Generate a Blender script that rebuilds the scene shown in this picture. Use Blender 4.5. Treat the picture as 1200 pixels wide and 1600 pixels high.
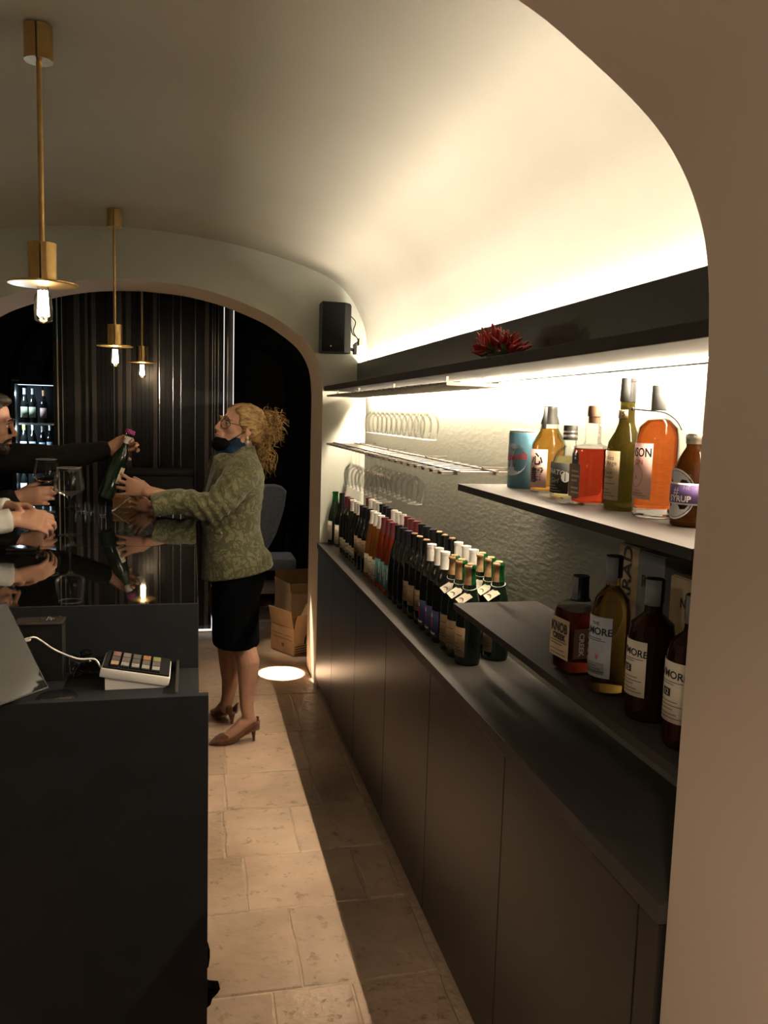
import bpy, bmesh, math, random
from mathutils import Vector, Matrix, Quaternion, noise
for o in list(bpy.data.objects): bpy.data.objects.remove(o)
sc = bpy.context.scene
COL = sc.collection
random.seed(7)
PI = math.pi
# ------------------------------------------------------------ camera
F, CX, CY, H = 1300.0, 600.0, 800.0, 1.60
yc = Vector(((300 - CX) / F, -(640 - CY) / F, -1)).normalized()
zc = yc.cross(Vector((1, -0.029, 0))).normalized()
if zc.y < 0: zc = -zc
xc = yc.cross(zc)
ROT = Matrix((xc, yc, zc))
cam_d = bpy.data.cameras.new('camera'); cam = bpy.data.objects.new('camera', cam_d); COL.objects.link(cam)
cam_d.sensor_fit = 'VERTICAL'; cam_d.sensor_height = 36; cam_d.lens = F / 1600 * 36
cam_d.clip_start = 0.02
cam.matrix_world = Matrix.Translation((0, 0, H)) @ ROT.to_4x4()
sc.camera = cam
def at(px, py, ax, v):
    """the point of the place that lies on the plane ax = v on the sight line through a photograph pixel"""
    r = ROT @ Vector(((px - CX) / F, -(py - CY) / F, -1)); c = Vector((0, 0, H)); i = 'xyz'.index(ax)
    return c + r * ((v - c[i]) / r[i])
# ------------------------------------------------------------ light and exposure
w = bpy.data.worlds.new('world'); sc.world = w; w.use_nodes = True
w.node_tree.nodes['Background'].inputs[0].default_value = (1.0, 0.92, 0.83, 1)
w.node_tree.nodes['Background'].inputs[1].default_value = 0.08
sc.view_settings.view_transform = 'Standard'; sc.view_settings.look = 'None'
sc.view_settings.gamma = 1; sc.view_settings.use_curve_mapping = False
sc.view_settings.exposure = 0.0
sc.cycles.transparent_max_bounces = 48; sc.cycles.caustics_reflective = False; sc.cycles.caustics_refractive = False
LED_COVE, LED_SHELF = 158.0, 1650.0
WARM = (1.0, 0.77, 0.50)
def lamp(name, kind, loc, aim, power, col=WARM, size=0.05, angle=40, blend=0.3):
    d = bpy.data.lights.new(name, kind); d.energy = power; d.color = col
    if kind == 'SPOT': d.spot_size = math.radians(angle); d.spot_blend = blend; d.shadow_soft_size = size
    elif kind == 'AREA': d.shape = 'DISK'; d.size = size
    else: d.shadow_soft_size = size
    o = bpy.data.objects.new(name, d); COL.objects.link(o); o.location = loc
    o.rotation_euler = (Vector(aim) - Vector(loc)).to_track_quat('-Z', 'Y').to_euler()
    return o
lamp('floor_spot_lamp', 'SPOT', (0.10, 5.75, 2.42), (0.54, 5.0, 0), 5200, (1, .88, .72), 0.015, 6.2, 0.25)
lamp('reveal_spot_lamp', 'SPOT', (0.10, 5.70, 2.42), (0.715, 4.92, 0.23), 1700, (1, .88, .68), 0.015, 3.4, 0.3)
lamp('pier_fill_spot', 'SPOT', (-0.30, -0.75, 2.12), (0.72, 0.86, 0.45), 75, (1, .76, .54), 0.10, 46, 1.0)  # added fill behind the camera, brightens the lower near pier
lamp('pier_fill_point', 'POINT', (-0.36, 0.32, 1.87), (0, 0, 0), 6.5, (1, .84, .70), 0.03)  # added fill out of frame, lifts the near arch soffit; no pendant hangs here
lamp('box_fill_spot', 'SPOT', (0.12, 5.25, 2.20), (0.72, 5.52, 0.2), 60, (1, .82, .6), 0.02, 20, 0.6)  # added fill aimed at the cardboard boxes, no fixture behind it
lamp('chair_fill_spot', 'SPOT', (0.55, 5.75, 2.70), (0.60, 6.6, 0.8), 26, (1, .92, .84), 0.03, 32, 0.8)  # added fill that lifts the chair out of the dark rear room
lamp('woman_fill_spot', 'SPOT', (0.35, 2.55, 2.44), (0.12, 3.95, 1.05), 14, (1, .74, .48), 0.05, 60, 0.9)  # added fill on the woman, the vault carries no such spotlight
# ------------------------------------------------------------ materials
def mat(name, col, rough=0.5, metal=0.0, col2=None, scale=8.0, bump=0.0, bscale=40.0, spec=0.5, coat=0.0, trans=0.0, ior=1.45,
        emit=None, estr=0.0, sheen=0.0, detail=4.0, stretch=None, rand=0.0, lo=0.35, hi=0.65, r2=None):
    m = bpy.data.materials.new(name); m.use_nodes = True; nt = m.node_tree; b = nt.nodes['Principled BSDF']
    L = nt.links.new
    b.inputs['Base Color'].default_value = (*col, 1); b.inputs['Roughness'].default_value = rough
    b.inputs['Metallic'].default_value = metal; b.inputs['Specular IOR Level'].default_value = spec
    b.inputs['Coat Weight'].default_value = coat; b.inputs['Transmission Weight'].default_value = trans
    b.inputs['IOR'].default_value = ior; b.inputs['Sheen Weight'].default_value = sheen
    if emit: b.inputs['Emission Color'].default_value = (*emit, 1); b.inputs['Emission Strength'].default_value = estr
    tc = nt.nodes.new('ShaderNodeTexCoord'); vec = tc.outputs['Object']
    if stretch:
        mp = nt.nodes.new('ShaderNodeMapping'); mp.inputs['Scale'].default_value = stretch; L(vec, mp.inputs['Vector']); vec = mp.outputs['Vector']
    if rand:
        oi = nt.nodes.new('ShaderNodeObjectInfo'); va = nt.nodes.new('ShaderNodeVectorMath'); va.operation = 'MULTIPLY_ADD'
        L(oi.outputs['Random'], va.inputs[0]); va.inputs[1].default_value = (37, 51, 23); L(vec, va.inputs[2]); vec = va.outputs[0]
    out = None
    if col2:
        n = nt.nodes.new('ShaderNodeTexNoise'); n.inputs['Scale'].default_value = scale; n.inputs['Detail'].default_value = detail; L(vec, n.inputs['Vector'])
        r = nt.nodes.new('ShaderNodeValToRGB'); r.color_ramp.elements[0].position = lo; r.color_ramp.elements[1].position = hi
        r.color_ramp.elements[0].color = (*col, 1); r.color_ramp.elements[1].color = (*col2, 1); L(n.outputs['Fac'], r.inputs['Fac'])
        out = r.outputs['Color']
        if rand:
            hs = nt.nodes.new('ShaderNodeHueSaturation'); mr = nt.nodes.new('ShaderNodeMapRange')
            mr.inputs['To Min'].default_value = 1 - rand; mr.inputs['To Max'].default_value = 1 + rand
            L(oi.outputs['Random'], mr.inputs['Value']); L(mr.outputs['Result'], hs.inputs['Value']); L(out, hs.inputs['Color']); out = hs.outputs['Color']
        L(out, b.inputs['Base Color'])
        if r2 is not None:
            mr2 = nt.nodes.new('ShaderNodeMapRange'); mr2.inputs['To Min'].default_value = rough; mr2.inputs['To Max'].default_value = r2
            L(n.outputs['Fac'], mr2.inputs['Value']); L(mr2.outputs['Result'], b.inputs['Roughness'])
    if bump:
        n2 = nt.nodes.new('ShaderNodeTexNoise'); n2.inputs['Scale'].default_value = bscale; n2.inputs['Detail'].default_value = 5; L(vec, n2.inputs['Vector'])
        bp = nt.nodes.new('ShaderNodeBump'); bp.inputs['Strength'].default_value = bump; bp.inputs['Distance'].default_value = 0.02
        L(n2.outputs['Fac'], bp.inputs['Height']); L(bp.outputs['Normal'], b.inputs['Normal'])
    return m
def thin_glass(name, tint=(1, 1, 1), gloss=.5, rough=0.03):
    m = bpy.data.materials.new(name); m.use_nodes = True; nt = m.node_tree; nt.nodes.clear(); L = nt.links.new
    o = nt.nodes.new('ShaderNodeOutputMaterial'); mx = nt.nodes.new('ShaderNodeMixShader'); t = nt.nodes.new('ShaderNodeBsdfTransparent')
    g = nt.nodes.new('ShaderNodeBsdfGlossy'); lw = nt.nodes.new('ShaderNodeLayerWeight'); mt = nt.nodes.new('ShaderNodeMath'); mt.operation = 'MULTIPLY'
    t.inputs['Color'].default_value = (*tint, 1); g.inputs['Roughness'].default_value = rough; lw.inputs['Blend'].default_value = 0.22
    mt.inputs[1].default_value = gloss; L(lw.outputs['Fresnel'], mt.inputs[0]); L(mt.outputs[0], mx.inputs[0]); L(t.outputs[0], mx.inputs[1]); L(g.outputs[0], mx.inputs[2]); L(mx.outputs[0], o.inputs[0])
    return m
def emis(name, col, s):
    m = bpy.data.materials.new(name); m.use_nodes = True; nt = m.node_tree; nt.nodes.clear()
    o = nt.nodes.new('ShaderNodeOutputMaterial'); e = nt.nodes.new('ShaderNodeEmission'); e.inputs[0].default_value = (*col, 1); e.inputs[1].default_value = s
    nt.links.new(e.outputs[0], o.inputs[0]); return m
M = {}
M['sage'] = mat('sage_plaster', (.49, .50, .435), .75, col2=(.44, .45, .385), scale=1.6, bump=.08, bscale=9)
M['vault'] = mat('vault_plaster', (.50, .475, .40), .7, col2=(.45, .425, .355), scale=1.3, bump=.10, bscale=7)
M['rough_sage'] = mat('rough_sage_plaster', (.245, .245, .20), .45, col2=(.185, .187, .155), scale=2.4, bump=.09, bscale=55, stretch=(1, .4, 1.3), lo=.3, hi=.7)
M['cream'] = mat('cream_plaster', (.62, .51, .41), .75, col2=(.57, .47, .375), scale=1.2, bump=.06, bscale=10)
M['laminate'] = mat('black_laminate', (.019, .018, .016), .34, col2=(.023, .022, .019), scale=30, bump=.02, bscale=200)
M['shelfmat'] = mat('dark_shelf_laminate', (.034, .030, .027), .7, col2=(.040, .035, .031), spec=.12, scale=25, bump=.02, bscale=150)
M['worktop'] = mat('dark_worktop', (.055, .051, .046), .45, spec=.2, col2=(.062, .057, .051), scale=20, bump=.02, bscale=150)
M['barblack'] = mat('bar_black_panel', (.012, .0135, .0155), .6, col2=(.015, .0165, .019), scale=12, spec=.25)
M['barglass'] = mat('black_bar_glass', (.006, .006, .006), .025, spec=.75, coat=.5)
M['blackroom'] = mat('black_wall_paint', (.018, .018, .017), .5, col2=(.022, .022, .02), scale=2)
M['stone'] = mat('limestone', (.76, .55, .39), .42, col2=(.58, .42, .30), scale=5, bump=.5, bscale=13, rand=.14, lo=.3, hi=.72, detail=8, r2=.3)
def pits(m):
    nt = m.node_tree; L = nt.links.new; b = nt.nodes['Principled BSDF']; src = b.inputs['Base Color'].links[0].from_socket; nl = b.inputs['Normal'].links[0].from_node
    tc = nt.nodes.new('ShaderNodeTexCoord'); geo = nt.nodes.new('ShaderNodeNewGeometry')
    n = nt.nodes.new('ShaderNodeTexNoise'); n.inputs['Scale'].default_value = 21; n.inputs['Detail'].default_value = 7; n.inputs['Roughness'].default_value = .62; L(geo.outputs['Position'], n.inputs['Vector'])
    r = nt.nodes.new('ShaderNodeValToRGB'); r.color_ramp.elements[0].position = .33; r.color_ramp.elements[1].position = .42; L(n.outputs['Fac'], r.inputs[0])
    n3 = nt.nodes.new('ShaderNodeTexNoise'); n3.inputs['Scale'].default_value = 1.9; n3.inputs['Detail'].default_value = 4; L(geo.outputs['Position'], n3.inputs['Vector'])
    r3 = nt.nodes.new('ShaderNodeValToRGB'); r3.color_ramp.elements[0].position = .32; r3.color_ramp.elements[1].position = .62; r3.color_ramp.elements[0].color = (.66, .62, .58, 1); L(n3.outputs['Fac'], r3.inputs[0])
    mx = nt.nodes.new('ShaderNodeMix'); mx.data_type = 'RGBA'; mx.inputs[6].default_value = (.46, .31, .19, 1); L(r.outputs[0], mx.inputs[0]); L(src, mx.inputs[7])
    m2 = nt.nodes.new('ShaderNodeMix'); m2.data_type = 'RGBA'; m2.blend_type = 'MULTIPLY'; m2.inputs[0].default_value = 1; L(mx.outputs[2], m2.inputs[6]); L(r3.outputs[0], m2.inputs[7]); L(m2.outputs[2], b.inputs['Base Color'])
    bp = nt.nodes.new('ShaderNodeBump'); bp.inputs['Strength'].default_value = .5; bp.inputs['Distance'].default_value = .006; L(r.outputs[0], bp.inputs['Height']); L(nl.outputs['Normal'], bp.inputs['Normal']); L(bp.outputs['Normal'], b.inputs['Normal'])
pits(M['stone'])
M['mortar'] = mat('mortar', (.62, .47, .33), .8, col2=(.48, .36, .25), scale=30, bump=.3, bscale=50)
M['brass'] = mat('brushed_brass', (.62, .42, .17), .32, 1.0, col2=(.52, .34, .13), scale=30)
M['steel'] = mat('brushed_steel', (.72, .69, .64), .28, 1.0, col2=(.62, .6, .56), scale=60)
M['rail'] = mat('dark_steel_rail', (.10, .085, .07), .35, .3, col2=(.085, .07, .06), scale=40)
M['rimhighlight'] = mat('painted_rim_highlight', (.80, .80, .78), .08, col2=(.74, .74, .72), scale=20)  # opaque white, paints the bright highlight along the clear glass rims
M['chrome'] = mat('bright_chrome_trim', (.75, .74, .72), .12, 1.0)
M['glass'] = thin_glass('clear_glass')
M['wineglass'] = thin_glass('clear_stemware_glass', (.985, .985, .98), .50, .13)
M['solidglass'] = mat('solid_clear_glass', (1, 1, 1), .01, trans=1, ior=1.47)
M['bulbglass'] = thin_glass('bulb_glass', (1, .97, .92), .9)
M['filament'] = emis('glowing_filament', (1, .76, .47), 140)
M['led'] = emis('warm_led', (1, .87, .70), LED_COVE)
M['led2'] = emis('warm_led_shelf', (1, .82, .60), LED_SHELF)
M['ledwhite'] = emis('white_led_line', (1, .95, .88), 1.0)
M['ledblue'] = emis('cool_fridge_led', (.62, .82, 1), 2.2)
M['black'] = mat('matte_black_plastic', (.012, .012, .012), .5, spec=.2, col2=(.015, .015, .014), scale=30)
M['glossblack'] = mat('gloss_black', (.008, .008, .008), .08, coat=.4)
M['grille'] = mat('speaker_grille', (.006, .006, .006), .9, spec=.1)
M['whiteplastic'] = mat('white_plastic', (.74, .70, .64), .38, col2=(.70, .66, .6), scale=20)
M['greyslat'] = mat('satin_grey_slat', (.075, .066, .060), .32, .3, col2=(.06, .053, .048), scale=14, stretch=(1, 1, .1))
M['blackslat'] = mat('gloss_black_slat', (.008, .008, .008), .26, col2=(.011, .010, .010), scale=10, spec=.3)
M['cardboard'] = mat('cardboard', (.46, .29, .15), .8, col2=(.40, .25, .125), scale=14, bump=.1, bscale=60)
M['greyfabric'] = mat('grey_fabric', (.22, .22, .225), .9, col2=(.17, .17, .175), scale=40, bump=.2, bscale=160, sheen=.3)
M['skin'] = mat('skin', (.60, .34, .235), .52, col2=(.54, .29, .20), scale=22, bump=.04, bscale=120)
M['skinman'] = mat('skin_man', (.50, .27, .18), .52, col2=(.44, .22, .145), scale=22, bump=.05, bscale=120)
M['lips'] = mat('lip_skin', (.45, .14, .11), .4)
M['eyewhite'] = mat('eye_white', (.75, .72, .68), .15)
M['iris'] = mat('eye_iris', (.06, .04, .025), .15)
M['hair'] = mat('blond_hair', (.56, .36, .14), .40, col2=(.20, .105, .035), scale=42, bump=.6, bscale=90, stretch=(.35, 1.5, 1.2), lo=.38, hi=.66)
M['darkhair'] = mat('dark_hair', (.020, .013, .009), .5, col2=(.03, .02, .014), scale=60, bump=.4, bscale=180)
M['darkshirt'] = mat('dark_shirt', (.010, .0095, .0085), .9, spec=.1, col2=(.013, .0125, .011), scale=25, bump=.15, bscale=60)
M['whiteshirt'] = mat('white_shirt', (.66, .64, .60), .8, col2=(.60, .58, .54), scale=18, bump=.15, bscale=50)
M['skirt'] = mat('black_skirt', (.003, .0035, .005), .9, col2=(.004, .005, .007), scale=30, spec=.08)
M['scarf'] = mat('blue_scarf', (.004, .016, .038), .85, spec=.2, col2=(.007, .025, .055), scale=16, bump=.4, bscale=30)
M['suede'] = mat('brown_suede', (.155, .058, .024), .85, col2=(.115, .042, .018), scale=40, bump=.1, bscale=200, sheen=.3)
M['maskcloth'] = mat('black_mask_cloth', (.004, .004, .0045), .95, spec=.06)
M['goldwire'] = mat('gold_wire', (.7, .5, .25), .3, 1.0)
M['framebrown'] = mat('brown_spectacle_frame', (.30, .19, .10), .25, .5, col2=(.2, .12, .06), scale=60)
M['pearl'] = mat('pearl_earring', (.6, .52, .42), .3, .4)
M['chili'] = mat('red_chili', (.34, .018, .012), .3, col2=(.20, .010, .008), scale=14, rand=.3)
M['chilistem'] = mat('chili_stem', (.05, .09, .03), .6)
M['paper'] = mat('cream_label_paper', (.66, .60, .48), .7, col2=(.62, .56, .44), scale=20)
M['kraft'] = mat('kraft_label_paper', (.36, .25, .15), .75, col2=(.31, .21, .125), scale=20)
M['bluelabel'] = mat('blue_label_paper', (.065, .075, .22), .6, col2=(.05, .06, .18), scale=20)
M['teallabel'] = mat('teal_label_paper', (.06, .22, .23), .6, col2=(.10, .30, .30), scale=16)
M['ink'] = mat('black_ink', (.02, .018, .016), .6)
M['redink'] = mat('red_ink', (.55, .04, .05), .6)
M['whiteink'] = mat('white_ink', (.75, .73, .68), .6)
M['whitecap'] = mat('white_capsule', (.72, .68, .62), .45, col2=(.68, .64, .58), scale=20)
M['blackcap'] = mat('black_capsule', (.010, .010, .012), .35, spec=.25)
M['burgcap'] = mat('burgundy_capsule', (.11, .018, .024), .4)
M['cork'] = mat('natural_cork', (.50, .30, .16), .85, col2=(.38, .21, .10), scale=60)
M['darkbottle'] = mat('dark_wine_glass', (.006, .007, .006), .06, spec=.6)
M['greenbottle'] = mat('dark_green_bottle_glass', (.007, .016, .008), .06, spec=.6)
M['greenneck'] = mat('green_neck_glass', (.02, .24, .05), .05, trans=.7, ior=1.3)
M['orangewine'] = mat('orange_wine_bottle', (.55, .20, .03), .06, trans=.55, ior=1.33)
M['rosewine'] = mat('rose_wine_bottle', (.50, .075, .022), .06, trans=.55, ior=1.33)
M['string'] = mat('white_string', (.7, .66, .58), .8)
def liquid(name, col): return mat(name, tuple(c ** .85 for c in col), .01, trans=1, ior=1.18)
M['amber'] = liquid('amber_whisky', (.93, .42, .06)); M['pale'] = liquid('pale_whisky', (.95, .80, .38)); M['red'] = liquid('red_bitter', (.52, .035, .012))
M['olive'] = mat('olive_bottle_glass', (.075, .058, .010), .05, trans=.85, ior=1.2); M['orange'] = liquid('orange_gin', (.93, .17, .028)); M['brown'] = mat('brown_bottle_glass', (.06, .019, .004), .06, trans=.8, ior=1.2)
M['bourbon'] = liquid('bourbon', (.20, .022, .008)); M['sherry'] = mat('dark_sherry_whisky', (.035, .008, .003), .05, trans=.6, ior=1.25); M['gold'] = liquid('gold_whisky', (.62, .36, .07))
M['rosegl'] = liquid('rose_wine_in_glass', (.85, .50, .30))
M['stampgrey'] = mat('grey_tax_stamp', (.17, .18, .185), .6)
M['greylabel'] = mat('grey_blue_label', (.48, .52, .56), .6, col2=(.38, .42, .47), scale=18)
M['pinklabel'] = mat('pink_label', (.66, .43, .37), .6, col2=(.62, .40, .345), scale=10)
M['blacklabel'] = mat('black_label', (.012, .012, .012), .5)
M['purplelabel'] = mat('purple_label', (.10, .06, .20), .55)
M['brownlabel'] = mat('brown_label', (.20, .115, .065), .6, col2=(.13, .07, .04), scale=30)
M['tan_label'] = mat('tan_label', (.48, .38, .25), .65, col2=(.42, .33, .21), scale=18)
M['tin'] = mat('blue_tin', (.085, .21, .285), .35, .25, col2=(.13, .30, .39), scale=5)
M['tinlid'] = mat('tin_lid', (.70, .62, .42), .3, .5)
M['woodlight'] = mat('light_wood', (.30, .155, .05), .5, col2=(.25, .12, .04), scale=6, stretch=(1, 8, 8))
M['magenta'] = mat('magenta_stopper', (.36, .035, .19), .5)
M['jacket'] = None
def brocade():
    m = mat('green_brocade', (.20, .195, .085), .72, sheen=.25); nt = m.node_tree; L = nt.links.new; b = nt.nodes['Principled BSDF']
    tc = nt.nodes.new('ShaderNodeTexCoord'); n = nt.nodes.new('ShaderNodeTexNoise'); n.inputs['Scale'].default_value = 9; n.inputs['Detail'].default_value = 3
    L(tc.outputs['Object'], n.inputs['Vector'])
    vm = nt.nodes.new('ShaderNodeVectorMath'); vm.operation = 'MULTIPLY_ADD'; vm.inputs[1].default_value = (.16, .16, .16); L(n.outputs['Color'], vm.inputs[0]); L(tc.outputs['Object'], vm.inputs[2])
    wv = nt.nodes.new('ShaderNodeTexWave'); wv.wave_type = 'RINGS'; wv.inputs['Scale'].default_value = 13; wv.inputs['Distortion'].default_value = 9; wv.inputs['Detail'].default_value = 2.5; wv.inputs['Detail Scale'].default_value = 2.2
    L(vm.outputs[0], wv.inputs['Vector'])
    vo = nt.nodes.new('ShaderNodeTexVoronoi'); vo.feature = 'DISTANCE_TO_EDGE'; vo.inputs['Scale'].default_value = 17; L(vm.outputs[0], vo.inputs['Vector'])
    r1 = nt.nodes.new('ShaderNodeValToRGB'); r1.color_ramp.elements[0].position = .25; r1.color_ramp.elements[1].position = .48; L(wv.outputs['Fac'], r1.inputs[0])
    r2 = nt.nodes.new('ShaderNodeValToRGB'); r2.color_ramp.elements[0].position = .03; r2.color_ramp.elements[1].position = .10; L(vo.outputs['Distance'], r2.inputs[0])
    mm = nt.nodes.new('ShaderNodeMath'); mm.operation = 'MULTIPLY'; L(r1.outputs[0], mm.inputs[0]); L(r2.outputs[0], mm.inputs[1])
    mx = nt.nodes.new('ShaderNodeMix'); mx.data_type = 'RGBA'; mx.inputs[6].default_value = (.072, .072, .030, 1); mx.inputs[7].default_value = (.150, .148, .072, 1)
    L(mm.outputs[0], mx.inputs[0]); L(mx.outputs[2], b.inputs['Base Color'])
    bp = nt.nodes.new('ShaderNodeBump'); bp.inputs['Strength'].default_value = .35; bp.inputs['Distance'].default_value = .004; L(mm.outputs[0], bp.inputs['Height']); L(bp.outputs['Normal'], b.inputs['Normal'])
    return m
M['jacket'] = brocade()
# ------------------------------------------------------------ mesh helpers
V = Vector
def BM(): return bmesh.new()
def box(bm, x0, x1, y0, y1, z0, z1, bev=0.0, mtx=None):
    r = bmesh.ops.create_cube(bm, size=1)
    T = Matrix.Translation(((x0 + x1) / 2, (y0 + y1) / 2, (z0 + z1) / 2)) @ Matrix.Diagonal((abs(x1 - x0), abs(y1 - y0), abs(z1 - z0), 1))
    bmesh.ops.transform(bm, matrix=(mtx @ T if mtx else T), verts=r['verts'])
    if bev: bmesh.ops.bevel(bm, geom=list({e for v in r['verts'] for e in v.link_edges}), offset=bev, segments=2, affect='EDGES', profile=.6)
    return bm
def grid_faces(bm, rings, close_u=True, cap0=True, cap1=True):
    vs = [[bm.verts.new(p) for p in r] for r in rings]; n = len(vs[0])
    for a, b in zip(vs, vs[1:]):
        for i in range(n if close_u else n - 1):
            j = (i + 1) % n
            try: bm.faces.new((a[i], a[j], b[j], b[i]))
            except ValueError: pass
    if cap0 and n > 2: bm.faces.new(list(reversed(vs[0])))
    if cap1 and n > 2: bm.faces.new(vs[-1])
    return vs
def lathe(bm, prof, seg=24, n=2.0, mtx=None, arc=None, cap=True):
    """turn a profile of (radius, height); n > 2 squares the section; arc = (start, end) makes an open strip"""
    rings = []
    for r, z in prof:
        r = max(r, 1e-5); ring = []
        for k in range(seg + (1 if arc else 0)):
            a = 2 * PI * k / seg if not arc else arc[0] + (arc[1] - arc[0]) * k / seg
            c, s = math.cos(a), math.sin(a); q = (abs(c) ** n + abs(s) ** n) ** (-1 / n)
            p = V((r * q * c, r * q * s, z)); ring.append(mtx @ p if mtx else p)
        rings.append(ring)
    grid_faces(bm, rings, close_u=not arc, cap0=cap and not arc, cap1=cap and not arc)
    return bm
def tube(bm, pts, rads, seg=12, up=(0, 0, 1), cap=True, round_ends=True):
    """loft of elliptical sections along a path; rads = r or (side, other)"""
    pts = [V(p) for p in pts]
    if not isinstance(rads, (list, tuple)) : rads = [rads] * len(pts)
    rads = [(r, r) if not isinstance(r, (list, tuple)) else r for r in rads]
    up = V(up); rings = []; N = len(pts); side = None
    frames = []
    for i in range(N):
        t = (pts[min(i + 1, N - 1)] - pts[max(i - 1, 0)]).normalized()
        if side is None:
            s = t.cross(up)
            if s.length < 1e-3: s = t.cross(V((1, 0, 0)))
        else: s = side - t * side.dot(t)
        s.normalize(); side = s; frames.append((t, s, s.cross(t)))
    def ring(c, fr, ra, k=1.0):
        return [c + fr[1] * (ra[0] * k * math.cos(2 * PI * j / seg)) + fr[2] * (ra[1] * k * math.sin(2 * PI * j / seg)) for j in range(seg)]
    if round_ends and cap:
        m = min(rads[0]); 
        for d, k in ((.92, .38), (.6, .8)): rings.append(ring(pts[0] - frames[0][0] * m * d, frames[0], rads[0], k))
    for i in range(N): rings.append(ring(pts[i], frames[i], rads[i]))
    if round_ends and cap:
        m = min(rads[-1])
        for d, k in ((.6, .8), (.92, .38)): rings.append(ring(pts[-1] + frames[-1][0] * m * d, frames[-1], rads[-1], k))
    grid_faces(bm, rings, cap0=cap, cap1=cap); return bm
def ell(bm, c, r, mtx=None, seg=16):
    n0 = len(bm.verts); rr = bmesh.ops.create_uvsphere(bm, u_segments=seg, v_segments=max(6, seg * 2 // 3), radius=1)
    T = Matrix.Translation(c) @ Matrix.Diagonal((*r, 1)); bmesh.ops.transform(bm, matrix=(mtx @ T if mtx else T), verts=rr['verts']); return bm
def spline(pts, n=6):
    pts = [V(p) for p in pts]; out = []
    for i in range(len(pts) - 1):
        p0, p1, p2, p3 = pts[max(i - 1, 0)], pts[i], pts[i + 1], pts[min(i + 2, len(pts) - 1)]
        for k in range(n):
            t = k / n; out.append(.5 * ((2 * p1) + (p2 - p0) * t + (2 * p0 - 5 * p1 + 4 * p2 - p3) * t * t + (3 * p1 - p0 - 3 * p2 + p3) * t ** 3))
    return out + [pts[-1]]
def obj(name, bm, m, parent=None, smooth=False, world=True, recalc=True, bevel=0, kind=None, label=None):
    me = bm
    if isinstance(bm, bmesh.types.BMesh):
        if recalc: bmesh.ops.recalc_face_normals(bm, faces=bm.faces)
        me = bpy.data.meshes.new(name); bm.to_mesh(me); bm.free()
    if smooth:
        me.polygons.foreach_set('use_smooth', [True] * len(me.polygons))
        if smooth != 'all': me.set_sharp_from_angle(angle=math.radians(smooth if isinstance(smooth, (int, float)) and smooth > 1 else 40))
    o = bpy.data.objects.new(name, me); COL.objects.link(o)
    for x in (m if isinstance(m, list) else [m]): me.materials.append(x)
    if parent is not None:
        o.parent = parent
        if world:
            r = parent
            off = V((0, 0, 0))
            while r is not None: off += r.location; r = r.parent
            o.location = -off
    if kind: o['kind'] = kind
    if label: o['label'] = label
    return o
def tag(o, label, cat, group=None):
    o['label'] = label; o['category'] = cat
    if group: o['group'] = group
    return o
def thing(name, label, cat, loc=(0, 0, 0), group=None):
    o = bpy.data.objects.new(name, None); COL.objects.link(o); o.location = loc; o.empty_display_size = .05
    return tag(o, label, cat, group)
def kids(o): return [c for c in bpy.data.objects if c.parent == o]
def dup(root, loc, label=None, group=None, rotz=None, _kids={}):
    r = root.copy(); COL.objects.link(r); r.location = loc
    if rotz is not None: r.rotation_euler.z = rotz
    if label: r['label'] = label
    if group: r['group'] = group
    if root.name not in _kids: _kids[root.name] = [(c, kids(c)) for c in kids(root)]
    for c, gs in _kids[root.name]:
        d = c.copy(); COL.objects.link(d); d.parent = r
        for g in gs: e = g.copy(); COL.objects.link(e); e.parent = d
    return r
def place(o, loc, parent):
    o.location = loc; o.parent = parent; return o
def text(s, size, m, parent, name='lettering', phi=PI, r=None, z=0.0, u=0.0, c=(0, 0), flat=None, rot=0.0, squash=1.0, shear=0.0, off=.0008, bold=0.0):
    """flat print: on a round label of radius r, or on a flat face whose outward normal has heading phi at distance flat"""
    cu = bpy.data.curves.new('t', 'FONT'); cu.body = s; cu.size = size; cu.align_x = 'CENTER'; cu.align_y = 'CENTER'; cu.resolution_u = 3; cu.shear = shear; cu.offset = bold
    o = bpy.data.objects.new('t', cu); me = bpy.data.meshes.new_from_object(o); bpy.data.objects.remove(o)
    cr, srr = math.cos(rot), math.sin(rot)
    for v in me.vertices:
        x, y = v.co.x * squash, v.co.y; x, y = x * cr - y * srr + u, x * srr + y * cr + z
        if flat is None:
            a = phi + x / r; v.co = (c[0] + (r + off) * math.cos(a), c[1] + (r + off) * math.sin(a), y)
        else:
            n = V((math.cos(phi), math.sin(phi), 0)); t = V((-n.y, n.x, 0)); p = V((c[0], c[1], 0)) + n * (flat + off) + t * x; v.co = (p.x, p.y, y)
    me.name = name
    return obj(name, me, m, parent, world=False)
def arc_panel(r, phi, half, z0, z1, seg=12, th=.0004):
    bm = BM(); lathe(bm, [(r, z0), (r + th, z0), (r + th, z1), (r, z1)], seg, arc=(phi - half, phi + half)); return bm
def lines(r, phi, u0, u1, zs, h=.0014, flat=None, c=(0, 0), off=.0006):
    """rows of fine print too small to read, as thin strips"""
    bm = BM()
    for k, z in enumerate(zs):
        a, b = u0, u1 - (k % 3) * .15 * (u1 - u0); pts = []
        for q in range(7):
            x = a + (b - a) * q / 6
            if flat is None: pts.append(((r + off) * math.cos(phi + x / r), (r + off) * math.sin(phi + x / r)))
            else:
                n = V((math.cos(phi), math.sin(phi), 0)); t = V((-n.y, n.x, 0)); p = V((*c, 0)) + n * (flat + off) + t * x; pts.append((p.x, p.y))
        lo = [bm.verts.new((x, y, z)) for x, y in pts]; hi = [bm.verts.new((x, y, z + h)) for x, y in pts]
        for i in range(6): bm.faces.new((lo[i], lo[i + 1], hi[i + 1], hi[i]))
    return bm
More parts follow.
